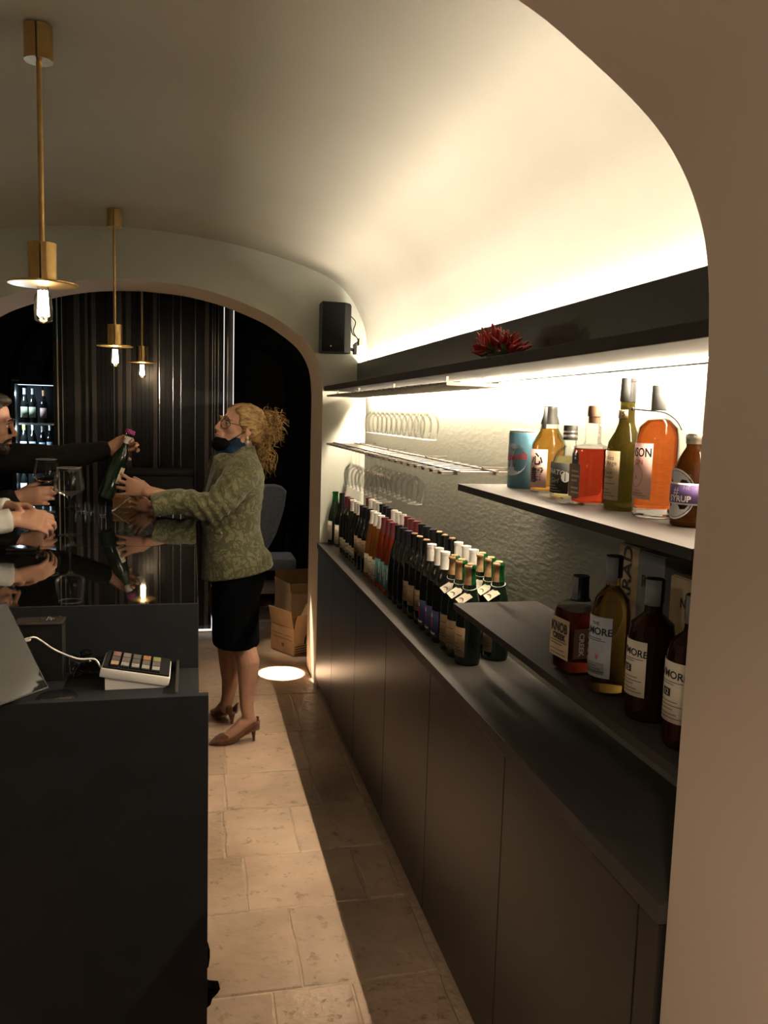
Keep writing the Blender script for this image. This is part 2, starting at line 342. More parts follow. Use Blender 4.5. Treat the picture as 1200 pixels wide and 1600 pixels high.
def union(bm, voxel, smooth=3, disp=None):
    bmesh.ops.recalc_face_normals(bm, faces=bm.faces)
    me = bpy.data.meshes.new('u'); bm.to_mesh(me); bm.free(); o = bpy.data.objects.new('u', me); COL.objects.link(o)
    md = o.modifiers.new('r', 'REMESH'); md.mode = 'VOXEL'; md.voxel_size = voxel
    dg = bpy.context.evaluated_depsgraph_get(); m2 = bpy.data.meshes.new_from_object(o.evaluated_get(dg))
    bpy.data.objects.remove(o); b2 = BM(); b2.from_mesh(m2); bpy.data.meshes.remove(m2)
    for _ in range(smooth): bmesh.ops.smooth_vert(b2, verts=b2.verts, factor=.5, use_axis_x=True, use_axis_y=True, use_axis_z=True)
    if disp:
        b2.normal_update()
        for v in b2.verts: v.co += v.normal * disp(v.co)
    return b2
# ------------------------------------------------------------ the setting
YN0, YN1, YF0, YF1, XW = 0.62, 1.068, 4.68, 5.13, 0.965
AC = -0.28
half = [(.715, 0), (.715, 1.0), (.715, 1.70), (.707, 1.80), (.690, 1.875), (.655, 1.945), (.600, 2.007), (.500, 2.078), (.390, 2.138), (.170, 2.215), (-.05, 2.258), (-.28, 2.272)]
def profile(hp, c, n=5):
    sp = spline([(x, 0, z) for x, z in hp[2:]], n); r = [(x, z) for x, z in hp[:2]] + [(p.x, p.z) for p in sp]
    return r + [(2 * c - x, z) for x, z in reversed(r[:-1])]
arch = profile(half, AC)
vault_half = [(.965, 0), (.965, 1.5), (.965, 1.90), (.960, 2.02), (.925, 2.135), (.835, 2.275), (.680, 2.372), (.336, 2.468), (0, 2.518), (-.35, 2.538)]
vault = profile(vault_half, -.35)
def arch_wall(name, y0, y1, face, soffit, xr=1.6, xl=-2.3, zt=3.0):
    bm = BM(); A = arch; Q = []
    for x, z in A:
        if z < 1.69: Q.append((xr if x > AC else xl, z))
        else:
            t = (x - (2 * AC - .715)) / (2 * (.715 - AC)); Q.append((xl + (xr - xl) * t, zt))
    def strip(y):
        a = [bm.verts.new((x, y, z)) for x, z in A]; q = [bm.verts.new((x, y, z)) for x, z in Q]
        for i in range(len(a) - 1):
            f = bm.faces.new((a[i], a[i + 1], q[i + 1], q[i])); f.material_index = 0
        return a, q
    a0, q0 = strip(y0); a1, q1 = strip(y1)
    for i in range(len(a0) - 1):
        f = bm.faces.new((a0[i], a0[i + 1], a1[i + 1], a1[i])); f.material_index = 1; f.smooth = True
        bm.faces.new((q0[i], q1[i], q1[i + 1], q0[i + 1]))
    o = obj(name, bm, [face, soffit], smooth=35); o['kind'] = 'structure'; return o
arch_wall('wall_near', YN0, YN1, M['cream'], M['cream'])
arch_wall('wall_far', YF0, YF1, M['sage'], M['cream'])
def shell(name, prof, y0, y1, m, th, ny=1):
    bm = BM(); N = len(prof); nrm = []
    for i in range(N):
        a, b = prof[max(i - 1, 0)], prof[min(i + 1, N - 1)]; d = V((b[0] - a[0], b[1] - a[1])).normalized(); nrm.append((d.y, -d.x))
    for y in (y0, y1): pass
    ins = [[bm.verts.new((x, y, z)) for x, z in prof] for y in (y0, y1)]
    out = [[bm.verts.new((x + n[0] * th, y, z + n[1] * th)) for (x, z), n in zip(prof, nrm)] for y in (y0, y1)]
    for i in range(N - 1):
        f = bm.faces.new((ins[0][i], ins[0][i + 1], ins[1][i + 1], ins[1][i])); f.smooth = True
        bm.faces.new((out[0][i], out[1][i], out[1][i + 1], out[0][i + 1]))
    o = obj(name, bm, m, kind='structure'); return o
vr = [p for p in vault if p[0] > -.35 and p[1] <= 1.9]; 
k = len(vr) - 1
shell('ceiling', vault[k:len(vault) - k], YN1, YF0, M['vault'], .06)
bm = BM(); box(bm, XW, XW + .08, YN1, YF0, 0, 1.90); obj('wall_right', bm, M['rough_sage'], kind='structure')
bm = BM(); box(bm, -1.665 - .08, -1.665, YN1, YF0, 0, 1.90); obj('wall_left', bm, M['sage'], kind='structure')
# rear room
bm = BM(); box(bm, 1.35, 1.43, YF1, 7.9, 0, 2.75); obj('wall_rear_right', bm, M['blackroom'], kind='structure')
bm = BM(); box(bm, -2.2, -2.12, YF1, 7.9, 0, 2.75); obj('wall_rear_left', bm, M['blackroom'], kind='structure')
bm = BM(); box(bm, -2.2, 1.43, 7.9, 7.98, 0, 2.75); obj('wall_back', bm, M['blackroom'], kind='structure')
bm = BM(); box(bm, -2.2, 1.43, YF1, 7.98, 2.75, 2.83); obj('ceiling_rear', bm, M['blackroom'], kind='structure')
# dark arch rib in the rear room
bm = BM(); rp = [(x * .98 + .06, z + .02) for x, z in arch]
for (x, z), (x2, z2) in zip(rp, rp[1:]):
    if z > 1.6 or z2 > 1.6:
        pass
shell('trim_1', [(x + .10, z + .06) for x, z in arch], 7.2, 7.5, M['blackroom'], .25)
# floor of limestone slabs
bm = BM(); box(bm, -2.3, 1.6, -1.2, 8.0, -.10, -.004); floor = obj('floor', bm, M['mortar'], kind='structure')
def slab(x0, x1, y0, y1):
    bm = BM(); g = .0025; j = lambda: random.uniform(-.006, .006)
    z = random.uniform(-.002, .0); c = [(x0 + g + j() * .5, y0 + g + j()), (x1 - g + j() * .5, y0 + g + j()), (x1 - g + j() * .5, y1 - g + j()), (x0 + g + j() * .5, y1 - g + j())]
    pts = []
    for a, b in zip(c, c[1:] + c[:1]):
        for t in (0, .28, .55, .8): pts.append((a[0] + (b[0] - a[0]) * t + (random.uniform(-.004, .004) if t else 0), a[1] + (b[1] - a[1]) * t + (random.uniform(-.004, .004) if t else 0)))
    lo = [bm.verts.new((x, y, -.03)) for x, y in pts]; mid = [bm.verts.new((x, y, z - .003)) for x, y in pts]
    cx = sum(p[0] for p in pts) / len(pts); cy = sum(p[1] for p in pts) / len(pts)
    hi = [bm.verts.new((x + (cx - x) *   .006 / max(.1, abs(cx - x) + abs(cy - y)) * 1.4, y + (cy - y) *   .006 / max(.1, abs(cx - x) + abs(cy - y)) * 1.4, z)) for x, y in pts]; n = len(pts)
    for i in range(n):
        k = (i + 1) % n; bm.faces.new((lo[i], lo[k], mid[k], mid[i])); bm.faces.new((mid[i], mid[k], hi[k], hi[i]))
    bm.faces.new(hi); obj('stone_slab', bm, M['stone'], floor)
rows = [(-1.1, -.5, [-2.2, -1.3, -.5, .2, .8, 1.5]), (-.5, .1, [-2.2, -1.6, -.8, -.2, .5, 1.5]), (.1, .62, [-2.2, -1.3, -.6, 0, .4, .72, 1.5]), (.62, 1.2, [-1.8, -1.2, -.5, .1, .5, .72]), (1.2, 1.72, [-1.6, -.8, -.1, .28, .705]), (1.72, 2.15, [-1.6, -.9, -.2, .22, .44, .705]),
        (2.15, 2.54, [-1.6, -1, -.3, .31, .47, .705]), (2.54, 2.88, [-1.6, -.7, -.25, .18, .58, .705]), (2.88, 3.24, [-1.6, -1, -.4, .12, .395, .705]), (3.24, 3.59, [-1.6, -.9, -.3, .14, .52, .705]),
        (3.59, 4.04, [-1.6, -.8, -.2, .15, .53, .705]), (4.04, 4.61, [-1.6, -1, -.4, .05, .55, .705]), (4.61, 5.15, [-1.25, -.7, -.1, .28, .71]), (5.15, 5.6, [-2.1, -1.4, -.7, -.1, .35, .8, 1.34]),
        (5.6, 6.1, [-2.1, -1.5, -.8, -.3, .2, .6, 1.34]), (6.1, 6.7, [-2.1, -1.2, -.5, .1, .7, 1.34]), (6.7, 7.3, [-2.1, -1.5, -.9, -.2, .4, .9, 1.34]), (7.3, 7.88, [-2.1, -1.2, -.4, .2, .8, 1.34])]
for y0, y1, xs in rows:
    for x0, x1 in zip(xs, xs[1:]): slab(x0, x1, y0, y1)
# ------------------------------------------------------------ back counter
CT = .865
yj = [1.072, 1.135, 1.729, 2.350, 2.935, 3.523, 4.138, 4.676]
where = ['next to the near pillar, narrow filler', 'second from the near pillar', 'third from the near pillar', 'fourth from the near pillar', 'third from the far wall', 'second from the far wall', 'touching the far arch wall']
for i, (a, b) in enumerate(zip(yj, yj[1:])):
    t = thing('base_cabinet', 'black laminate base cabinet under the worktop, ' + where[i], 'cabinet', (.83, (a + b) / 2, 0), 'black base cabinets along the right wall')
    bm = BM(); box(bm, .728, .962, a + .001, b - .001, .07, .830); obj('body', bm, M['laminate'], t)
    bm = BM(); box(bm, .750, .90, a + .001, b - .001, .0, .069); obj('plinth', bm, M['black'], t)
    bm = BM(); box(bm, .706, .727, a + .002, b - .002, .062, .828, .0015); obj('door', bm, M['laminate'], t)
bm = BM(); box(bm, .700, .963, 1.070, 4.678, .832, CT, .0015); tag(obj('worktop', bm, M['worktop']), 'long dark worktop on the black base cabinets', 'worktop')
# ------------------------------------------------------------ shelves and cove
TS = 1.752
bm = BM(); box(bm, .722, .962, 1.070, 4.678, TS - .027, TS, .003); tag(obj('top_shelf', bm, M['shelfmat']), 'long dark top shelf under the light cove, holding red chilies', 'shelf')
t = thing('cove_board', 'dark upright board on top shelf hiding the ceiling cove light', 'board', (.92, 2.8, TS))
bm = BM(); box(bm, .908, .922, 1.070, 4.678, TS + .0005, 1.886, .001); obj('board', bm, M['laminate'], t)
t = thing('cove_led_strip', 'glowing warm light strip behind the board on the top shelf', 'light strip', (.945, 2.8, TS))
bm = BM(); box(bm, .930, .958, 1.10, 4.66, TS + .0005, TS + .106); obj('profile', bm, M['steel'], t)
bm = BM(); box(bm, .934, .954, 1.10, 4.66, TS + .1063, TS + .110); obj('diffuser', bm, M['led'], t)
t = thing('under_shelf_led_strip', 'glowing warm light strip under the back edge of the top shelf', 'light strip', (.95, 2.8, TS - .03))
bm = BM(); box(bm, .9515, .9575, 1.075, 4.67, TS - .034, TS - .0275); obj('profile', bm, M['stampgrey'], t)
bm = BM(); box(bm, .928, .933, 1.09, 4.56, TS - .0305, TS - .0275); obj('diffuser', bm, M['led2'], t)
S1, S2 = 1.419, 1.085
for nm, z, lab in (('wall_shelf', S1, 'upper dark wall shelf holding seven liquor bottles and the blue tin'), ('wall_shelf', S2, 'lower dark wall shelf holding whisky bottles and cartons')):
    bm = BM(); box(bm, .712, .963, 1.070, 2.175, z - .018, z, .001); tag(obj(nm, bm, M['shelfmat']), lab, 'shelf', 'dark wall shelves')
# ------------------------------------------------------------ stemware racks and hanging glasses
def rail_mesh(w_):
    bm = BM(); k_ = w_ - .002; prof = [(-w_, -.008), (-w_, .002), (w_, .002), (w_, -.008), (k_, -.008), (k_, 0), (-k_, 0), (-k_, -.008)]
    vs = [[bm.verts.new((x, y, z)) for y, z in prof] for x in (-.100, .095)]
    for i in range(8): bm.faces.new((vs[0][i], vs[0][(i + 1) % 8], vs[1][(i + 1) % 8], vs[1][i]))
    for q in vs: bm.faces.new((q[0], q[1], q[6], q[7])); bm.faces.new((q[1], q[2], q[5], q[6])); bm.faces.new((q[2], q[3], q[4], q[5]))
    return bm
rail0 = None
PITCH = .0935
def rack(z, n, label, up):
    global rail0
    rail0 = None
    t = thing('stemware_rack', label, 'glass rack', (.822, 3.5, z), 'steel stemware racks')
    for k in range(n):
        y = 2.385 + k * PITCH
        if rail0 is None: o = rail0 = obj('rail', rail_mesh(.038 if up else .019), M['rail'], t, world=False)
        else: o = rail0.copy(); COL.objects.link(o); o.parent = t
        o.location = (0 if up else .012, y - 3.5, 0)
        if not up: o.scale.x = 1.12
    bm = BM()
    for x in (.77, .89): box(bm, x - .006, x + .006, 2.35, 2.35 + n * PITCH, z + .0022, z + .006)
    if up:
        for y in (2.5, 3.2, 3.9, 4.5):
            for x in (.77, .89): box(bm, x - .004, x + .004, y - .004, y + .004, z + .006, TS - .027)
    else:
        for y in (2.45, 3.1, 3.75, 4.4): box(bm, .88, .9645, y - .008, y + .008, z + .0062, z + .012)
    obj('hanger_bar', bm, M['rail'], t)
RU, RL = 1.700, 1.437
rack(RU, 24, 'upper steel stemware rack hanging under the top shelf', True)
rack(RL, 24, 'lower steel stemware rack fixed to the wall below the upper one', False)
def stem_glass(name, h, rb, stem, rim, label, group, foot=.034, bowl=None):
    """a clear stemmed glass standing on its foot at z = 0"""
    t = thing(name, label, 'glass', (0, 0, 0), group)
    bm = BM(); lathe(bm, [(foot, 0), (foot, .0015), (foot * .5, .003), (.006, .007), (.0035, .012)], 24); obj('foot', bm, M['wineglass'], t, smooth=60, world=False)
    bm = BM(); lathe(bm, [(.0035, .012), (.003, .03), (.003, stem - .012), (.0045, stem)], 10); obj('stem', bm, M['wineglass'], t, smooth=60, world=False)
    b = bowl or [(.003, 0), (.42, .10), (.80, .22), (.98, .40), (1.0, .55), (.92, .80), (rim / rb, 1)]
    bm = BM(); pr = []
    for r, f in b: pr.append(((r if r < .05 and f < .1 else r * rb), stem + f * (h - stem) if f >= .1 or f == 0 else stem + f))
    lathe(bm, [(p.x, p.z) for p in spline([(r, 0, z) for r, z in pr], 4)], 28, cap=False); obj('bowl', bm, M['wineglass'], t, smooth='all', world=False)
    bm = BM(); tube(bm, [(rim * math.cos(a), rim * math.sin(a), h) for a in [2 * PI * q / 24 for q in range(25)]], .0007, 5, round_ends=False); obj('rim', bm, M['rimhighlight'], t, smooth='all', world=False)
    return t
up0 = stem_glass('hanging_wine_glass', .192, .036, .085, .028, 'x', 'glasses hanging from the upper rack')
lo0 = stem_glass('hanging_wine_glass', .200, .040, .085, .030, 'x', 'glasses hanging from the lower rack')
ordn = ['first', 'second', 'third', 'fourth', 'fifth', 'sixth', 'seventh', 'eighth', 'ninth', 'tenth', 'eleventh', 'twelfth', 'thirteenth', 'fourteenth']
def hang(g0, zr, x, k, label, first):
    y = 2.385 + (k + .5) * PITCH
    o = g0 if first else dup(g0, (0, 0, 0))
    o.location = (x, y, zr + .0055); o.rotation_euler = (PI, 0, 0); o['label'] = label
for i, kk in enumerate(range(17, 5, -1)):
    hang(up0, RU, .86, kk, f'clear wine glass hanging from upper rack, {ordn[i]} from the far wall', i == 0)
n = 0
for i, kk in enumerate(range(18, 9, -1)):
    hang(lo0, RL, .785, kk, f'clear wine glass hanging from lower rack, front row, {ordn[i]} from the far wall', n == 0); n += 1
for i, kk in enumerate(range(17, 8, -1)):
    hang(lo0, RL, .890, kk, f'clear wine glass hanging from lower rack, wall row, {ordn[i]} from the far wall', False)
# ------------------------------------------------------------ wine bottles on the worktop
P_BORD = [(.033, 0), (.0365, .003), (.0372, .010), (.0372, .200), (.035, .216), (.026, .238), (.0165, .256), (.0143, .268), (.0143, .312), (.0156, .313), (.0156, .324), (.012, .325)]
P_BURG = [(.035, 0), (.0372, .003), (.0376, .010), (.0376, .150), (.037, .172), (.028, .213), (.019, .243), (.0150, .268), (.0143, .29), (.0143, .312), (.0156, .313), (.0156, .324), (.012, .325)]
P_SPARK = [(.036, 0), (.0378, .004), (.0384, .012), (.0384, .155), (.0365, .182), (.027, .225), (.0185, .258), (.0155, .285), (.0150, .312), (.0175, .314), (.0175, .321), (.014, .325)]
P_FLUTE = [(.034, 0), (.0375, .004), (.038, .012), (.037, .11), (.031, .19), (.022, .25), (.0150, .285), (.0143, .312), (.0156, .313), (.0156, .324), (.012, .325)]
def rad(prof, z):
    for (r0, z0), (r1, z1) in zip(prof, prof[1:]):
        if z0 <= z <= z1 and z1 > z0: return r0 + (r1 - r0) * (z - z0) / (z1 - z0)
    return prof[-1][0]
def sub(prof, z0, z1, d):
    q = [(rad(prof, z0) + d, z0)] + [(r + d, z) for r, z in prof if z0 < z < z1] + [(rad(prof, z1) + d, z1)]
    return q
LPHI = PI + .12
def wine(kind, prof, glass, cap=None, capz=.255, lab=None, cork=False, extra=None, neck=None):
    o = obj('wine_bottle', lathe(BM(), prof, 22), glass, smooth=50)
    if cap is not None:
        q = sub(prof, capz, .3249, .0008); bm = BM(); lathe(bm, q + [(.001, .3258)], 18); obj('capsule', bm, cap, o, smooth=50, world=False)
    if cork:
        bm = BM(); lathe(bm, [(.0105, .318), (.0115, .319), (.0115, .3275), (.0095, .329)], 14); obj('cork', bm, M['cork'], o, smooth=50, world=False)
    if neck:
        bm = BM(); lathe(bm, sub(prof, .262, .3245, .0009), 18); obj('neck', bm, neck, o, smooth=50, world=False)
    if lab:
        z0, z1, hw, m = lab; r = prof[3][0] + .0004; obj('paper_label', arc_panel(r, LPHI, hw / r, z0, z1), m, o, smooth='all', world=False)
        if extra: extra(o, r, z0, z1, hw)
    return o
def ex_lines(o, r, z0, z1, hw): obj('print', lines(r + .0005, LPHI, -hw * .75, hw * .75, [z0 + (z1 - z0) * f for f in (.2, .3, .42, .72)], .002), M['ink'], o, world=False)
def ex_figure(o, r, z0, z1, hw):
    for nm, m, zc, ru, rz in (('red_figure', M['redink'], .5, .010, .016), ('white_head', M['whiteink'], .8, .008, .009)):
        bm = BM(); ring = [bm.verts.new(((r + .0009) * math.cos(LPHI - .15 + ru * math.cos(a) / r), (r + .0009) * math.sin(LPHI - .15 + ru * math.cos(a) / r), z0 + (z1 - z0) * zc + rz * math.sin(a))) for a in [2 * PI * k / 14 for k in range(14)]]
        bm.faces.new(ring); obj(nm, bm, m, o, world=False)
    obj('print', lines(r + .0005, LPHI, -hw * .8, hw * .6, [z0 + .006], .006), M['whiteink'], o, world=False)
def ex_teal(o, r, z0, z1, hw):
    bm = BM()
    for u, w_, a, b in ((-.012, .006, .3, .85), (.006, .004, .15, .7), (.02, .005, .4, .9)):
        p = [((r + .0009) * math.cos(LPHI + x / r), (r + .0009) * math.sin(LPHI + x / r), z0 + (z1 - z0) * f) for x, f in ((u, a), (u + w_, a), (u + w_ * 1.4, b), (u + w_ * .4, b))]
        bm.faces.new([bm.verts.new(q) for q in p])
    obj('white_brush_mark', bm, M['whiteink'], o, world=False)
def ex_tag(o, r, z0, z1, hw):
    ex_lines(o, r, z0, z1, hw)
    bm = BM(); a = [2 * PI * k / 20 for k in range(21)]; tube(bm, [(.0215 * math.cos(x), .0215 * math.sin(x), .252 + .006 * math.sin(x + .6)) for x in a], .0011, 5, round_ends=False); obj('string', bm, M['string'], o, world=False)
    nv = V((-.42, -.62, .66)).normalized(); tv = nv.cross(V((0, 0, 1))).normalized(); uv = tv.cross(nv); ca, sa = math.cos(.75), math.sin(.75); a1 = tv * ca + uv * sa; a2 = uv * ca - tv * sa
    q = Matrix.Translation((-.026, -.024, .222)) @ Matrix((-nv, a1, a2)).transposed().to_4x4()
    bm = BM(); box(bm, -.0007, .0007, -.014, .014, -.022, .022, mtx=q); tg = obj('paper_tag', bm, M['paper'], o, world=False)
    bm = BM(); tube(bm, [q @ V((-.0012, -.010 + .02 * k / 8, -.012 + .008 * math.sin(PI * k / 8))) for k in range(9)], [.0004 + .0018 * math.sin(PI * k / 8) for k in range(9)], 5); obj('brown_mark', bm, M['brownlabel'], tg, world=False)
    # peeling foil collar
    bm = BM(); lathe(bm, sub(P_SPARK, .262, .3246, .0016), 10, arc=(PI * .75, PI * 1.45)); obj('foil_strip', bm, M['cork'], o, smooth='all', world=False)
protos = [
 ('green-necked sparkling bottle with string tag', wine('g', P_SPARK, M['greenbottle'], None, .255, (.03, .125, .034, M['kraft']), True, ex_tag, M['greenneck'])),
 ('white-capped red wine bottle with blue label', wine('w', P_BORD, M['darkbottle'], M['whitecap'], .262, (.025, .115, .030, M['bluelabel']), False, ex_figure)),
 ('cork-topped dark wine bottle with kraft label', wine('c', P_BORD, M['darkbottle'], None, .26, (.055, .135, .030, M['kraft']), True, ex_lines)),
 ('black-capped dark wine bottle without label', wine('b', P_BURG, M['darkbottle'], M['blackcap'], .262)),
 ('burgundy-capped rose bottle with teal label', wine('r', P_FLUTE, M['rosewine'], M['burgcap'], .258, (.025, .135, .034, M['teallabel']), False, ex_teal)),
 ('white-capped orange wine bottle with cream label', wine('o', P_FLUTE, M['orangewine'], M['whitecap'], .262, (.020, .115, .033, M['paper']), False, ex_lines)),
 ('black-capped dark bottle with broad kraft label', wine('k', P_BURG, M['darkbottle'], M['blackcap'], .262, (.075, .165, .035, M['kraft']), False, ex_lines)),
 ('white-capped dark bottle with small pale label', wine('v', P_BURG, M['darkbottle'], M['whitecap'], .262, (.03, .085, .033, M['paper']), False, ex_lines)),
 ('red-capped dark wine bottle', wine('d', P_BORD, M['darkbottle'], M['burgcap'], .268, (.03, .09, .030, M['paper']), False, ex_lines)),
]
used = set()
pos3 = ['nearest of three', 'middle of three', 'farthest of three']
for i in range(27):
    lab, pr = protos[i // 3]
    for row, x in (('front', .808), ('back', .914)):
        if i // 3 == 8 and (i % 3 == 2): continue
        if row == 'back' and i // 3 == 8 and i % 3: continue
        y = 2.318 + i * .0805 + (.036 if row == 'back' else 0) + random.uniform(-.003, .003)
        l = f"{lab}, {row} row, {pos3[i % 3]}"
        o = pr if pr.name not in used else dup(pr, (0, 0, 0)); used.add(pr.name)
        o.location = (x + random.uniform(-.003, .003), y, CT); o.rotation_euler.z = random.uniform(-.12, .12); o.scale.z = .925; tag(o, l, 'wine bottle', 'wine bottles on the worktop')
far = wine('f', P_SPARK, M['greenbottle'], None, .255, (.03, .145, .034, M['paper']), False, ex_lines, M['greenneck'])
far.scale.z = .925; far.location = (.790, 4.615, CT); tag(far, 'green-necked dark bottle with cream label, alone by the far arch wall', 'wine bottle', 'wine bottles on the worktop')
f2 = wine('f', P_BURG, M['darkbottle'], M['blackcap'], .262, (.02, .135, .034, M['paper']), False, ex_lines)
f2.scale.z = .925; f2.location = (.812, 4.525, CT); tag(f2, 'dark black-capped bottle with cream label beside the lone green-necked bottle', 'wine bottle', 'wine bottles on the worktop')
# ------------------------------------------------------------ liquor bottles
LG = 'liquor on the upper wall shelf'; LG2 = 'whisky on the lower wall shelf'
def liquor(name, label, px, py, z, prof, liq, fill=None, n=2.0, shell=None, phi=PI, group=LG, lift=.006, seg=28, cat='bottle'):
    p = at(px, py, 'z', z)
    t = thing(name, label, cat, (p.x, p.y, z + .0003), group)
    if fill is None: obj('glass_body', lathe(BM(), prof, seg, n), liq, t, smooth=35, world=False)
    else:
        obj('glass_body', lathe(BM(), prof, seg, n), shell or M['glass'], t, smooth=35, world=False)
        q = [(rad(prof, lift) - .0025, lift)] + [(r - .0025, zz) for r, zz in prof if lift < zz < fill] + [(rad(prof, fill) - .0025, fill)]
        obj('liquid', lathe(BM(), q, seg, n), liq, t, smooth=35, world=False)
    return t
def lath(t, name, prof, m, seg=22, n=2.0, **k): return obj(name, lathe(BM(), prof, seg, n, **k), m, t, smooth=40, world=False)
def stamp(t, r0, r1, z0, z1, phi, half=.28):
    return obj('tax_stamp', lathe(BM(), [(r0, z0), (r0 + .001, z0), (r1 + .001, z1), (r1, z1)], 8, arc=(phi - half, phi + half)), M['stampgrey'], t, smooth='all', world=False)
# blue tin
p = at(817, 762, 'z', S1); t = thing('tin_canister', 'blue metal tin with red script lettering on upper wall shelf', 'tin', (p.x, p.y, S1 + .0003), LG)
lath(t, 'body', [(.041, 0), (.0425, .002), (.0425, .144), (.041, .146)], M['tin'], 32)
lath(t, 'lid', [(.040, .1463), (.0405, .147), (.0405, .151), (.036, .1535), (.012, .154)], M['tinlid'], 32)
bm = BM(); ring = [bm.verts.new(((.0432) * math.cos(PI + .3 + .045 * math.cos(a) / .0425), .0432 * math.sin(PI + .3 + .045 * math.cos(a) / .0425), .075 + .042 * math.sin(a))) for a in [2 * PI * k / 40 for k in range(40)]]
c0 = bm.verts.new((.0432 * math.cos(PI + .3), .0432 * math.sin(PI + .3), .075))
for k in range(40): bm.faces.new((ring[k], ring[(k + 1) % 40], c0))
obj('white_oval', bm, M['greylabel'], t, world=False)
text('Discola', .027, M['redink'], t, r=.0436, phi=PI + .3, z=.082, shear=.3, rot=.12, u=.004, bold=.0006); text('The', .012, M['ink'], t, r=.0436, phi=PI + .3, z=.102, u=.002); text('all 20', .013, M['ink'], t, r=.0436, phi=PI + .3, z=.060, u=.002, rot=.1)
# amber whisky with two brushed characters
pr = [(.039, 0), (.0425, .004), (.043, .010), (.043, .118), (.037, .132), (.024, .158), (.0225, .166), (.0225, .170)]
t = liquor('liquor_bottle', 'amber whisky bottle with two large black brush characters on its label', 854, 769, S1, pr, M['amber'], .160, phi=PI)
lath(t, 'capsule', [(.0235, .170), (.0225, .176), (.018, .192), (.0175, .205), (.0175, .213), (.016, .215)], M['black'])
obj('label', arc_panel(.0440, PI + .5, .60, .014, .108), M['pinklabel'], t, smooth='all', world=False)
text('心', .033, M['ink'], t, r=.0448, z=.082, bold=.0009, phi=PI + .5); text('靜', .040, M['ink'], t, r=.0448, z=.042, bold=.0009, phi=PI + .5)
stamp(t, .024, .0185, .158, .213, PI + .5)
# pale spirit with round shoulders, black label
pr = [(.037, 0), (.040, .004), (.0405, .012), (.0405, .075), (.037, .094), (.028, .110), (.016, .122), (.0150, .130), (.0150, .138)]
t = liquor('liquor_bottle', 'small round-shouldered bottle of pale spirit with black label', 886, 779, S1, pr, M['pale'], .100)
lath(t, 'stopper', [(.0165, .136), (.0165, .168), (.015, .170)], M['black']); lath(t, 'silver_scroll', [(.0168, .142), (.0170, .143), (.0170, .147), (.0168, .148)], M['steel']); lath(t, 'silver_scroll', [(.0168, .153), (.0170, .154), (.0170, .156), (.0168, .157)], M['steel'])
obj('label', arc_panel(.0409, PI, 1.15, .014, .084), M['blacklabel'], t, smooth='all', world=False)
text('MARTON', .0165, M['whiteink'], t, r=.0416, z=.062, u=.018, rot=-.12); text('Girl', .017, M['tan_label'], t, r=.0416, z=.043, u=.010, shear=.3)
obj('fine_print', lines(.0413, PI, -.02, .03, [.019, .025, .031], .0012), M['tan_label'], t, world=False)
bm = BM(); 
for k in range(1): bm.faces.new([bm.verts.new(((.0417) * math.cos(PI + (.040 + .010 * math.cos(a)) / .041), .0417 * math.sin(PI + (.040 + .010 * math.cos(a)) / .041), .052 + .012 * math.sin(a))) for a in [2 * PI * k / 18 for k in range(18)]])
obj('white_seal', bm, M['whiteink'], t, world=False)
# red bitter, squared, cork
pr = [(.034, 0), (.0365, .004), (.037, .010), (.037, .118), (.034, .126), (.018, .131), (.0150, .136), (.0145, .185), (.0155, .187)]
t = liquor('liquor_bottle', 'square bottle of bright red bitter with cork stopper and brown label', 921, 788, S1, pr, M['red'], .122, 4.0)
lath(t, 'cork_stopper', [(.0125, .176), (.0125, .190), (.0150, .1905), (.0150, .212), (.0135, .214)], M['brownlabel'])
bm = BM(); n_ = V((-1, 0, 0)); box(bm, -.0378, -.0371, -.022, .030, .016, .088); obj('label', bm, M['brownlabel'], t, world=False)
bm = BM(); box(bm, -.0378, -.0371, -.012, .018, .0885, .112); obj('upper_label', bm, M['blacklabel'], t, world=False)
obj('fine_print', lines(0, PI, -.016, .022, [.024, .034, .050, .060, .070], .004, flat=.0380), M['tan_label'], t, world=False)
for u in (.098, .106):
    bm = BM(); box(bm, -.0385, -.0379, -.001, .006, u, u + .005); obj('print', bm, M['whiteink'], t, world=False)
# tall olive bottle
pr = [(.034, 0), (.0365, .004), (.037, .010), (.037, .118), (.034, .140), (.022, .162), (.0165, .178), (.0150, .195), (.0140, .262), (.0150, .264)]
t = liquor('liquor_bottle', 'tall dark olive liqueur bottle with cream label and a number fifteen neck seal', 971, 797, S1, pr, M['olive'])
lath(t, 'capsule', [(.0157, .222), (.0150, .262), (.0165, .2625), (.0165, .268), (.014, .270)], M['blackcap'])
stamp(t, .0164, .0158, .222, .269, PI + .55, .7)
obj('label', arc_panel(.0376, PI, .82, .022, .122), M['tan_label'], t, smooth='all', world=False)
for s, z, u, sz in (('Folies', .108, .004, .013), ("d'Ange", .097, .008, .013), ('Doux', .078, .004, .011), ('Saveur', .069, .005, .011)): text(s, sz, M['ink'], t, r=.0382, z=z, u=u)
obj('fine_print', lines(.0382, PI, -.02, .024, [.030, .036, .043, .055], .0012), M['ink'], t, world=False)
obj('neck_seal', arc_panel(.0172, PI + .35, .8, .188, .206), M['tan_label'], t, smooth='all', world=False); text('15', .013, M['ink'], t, r=.0178, z=.197, phi=PI + .45, bold=.0004)
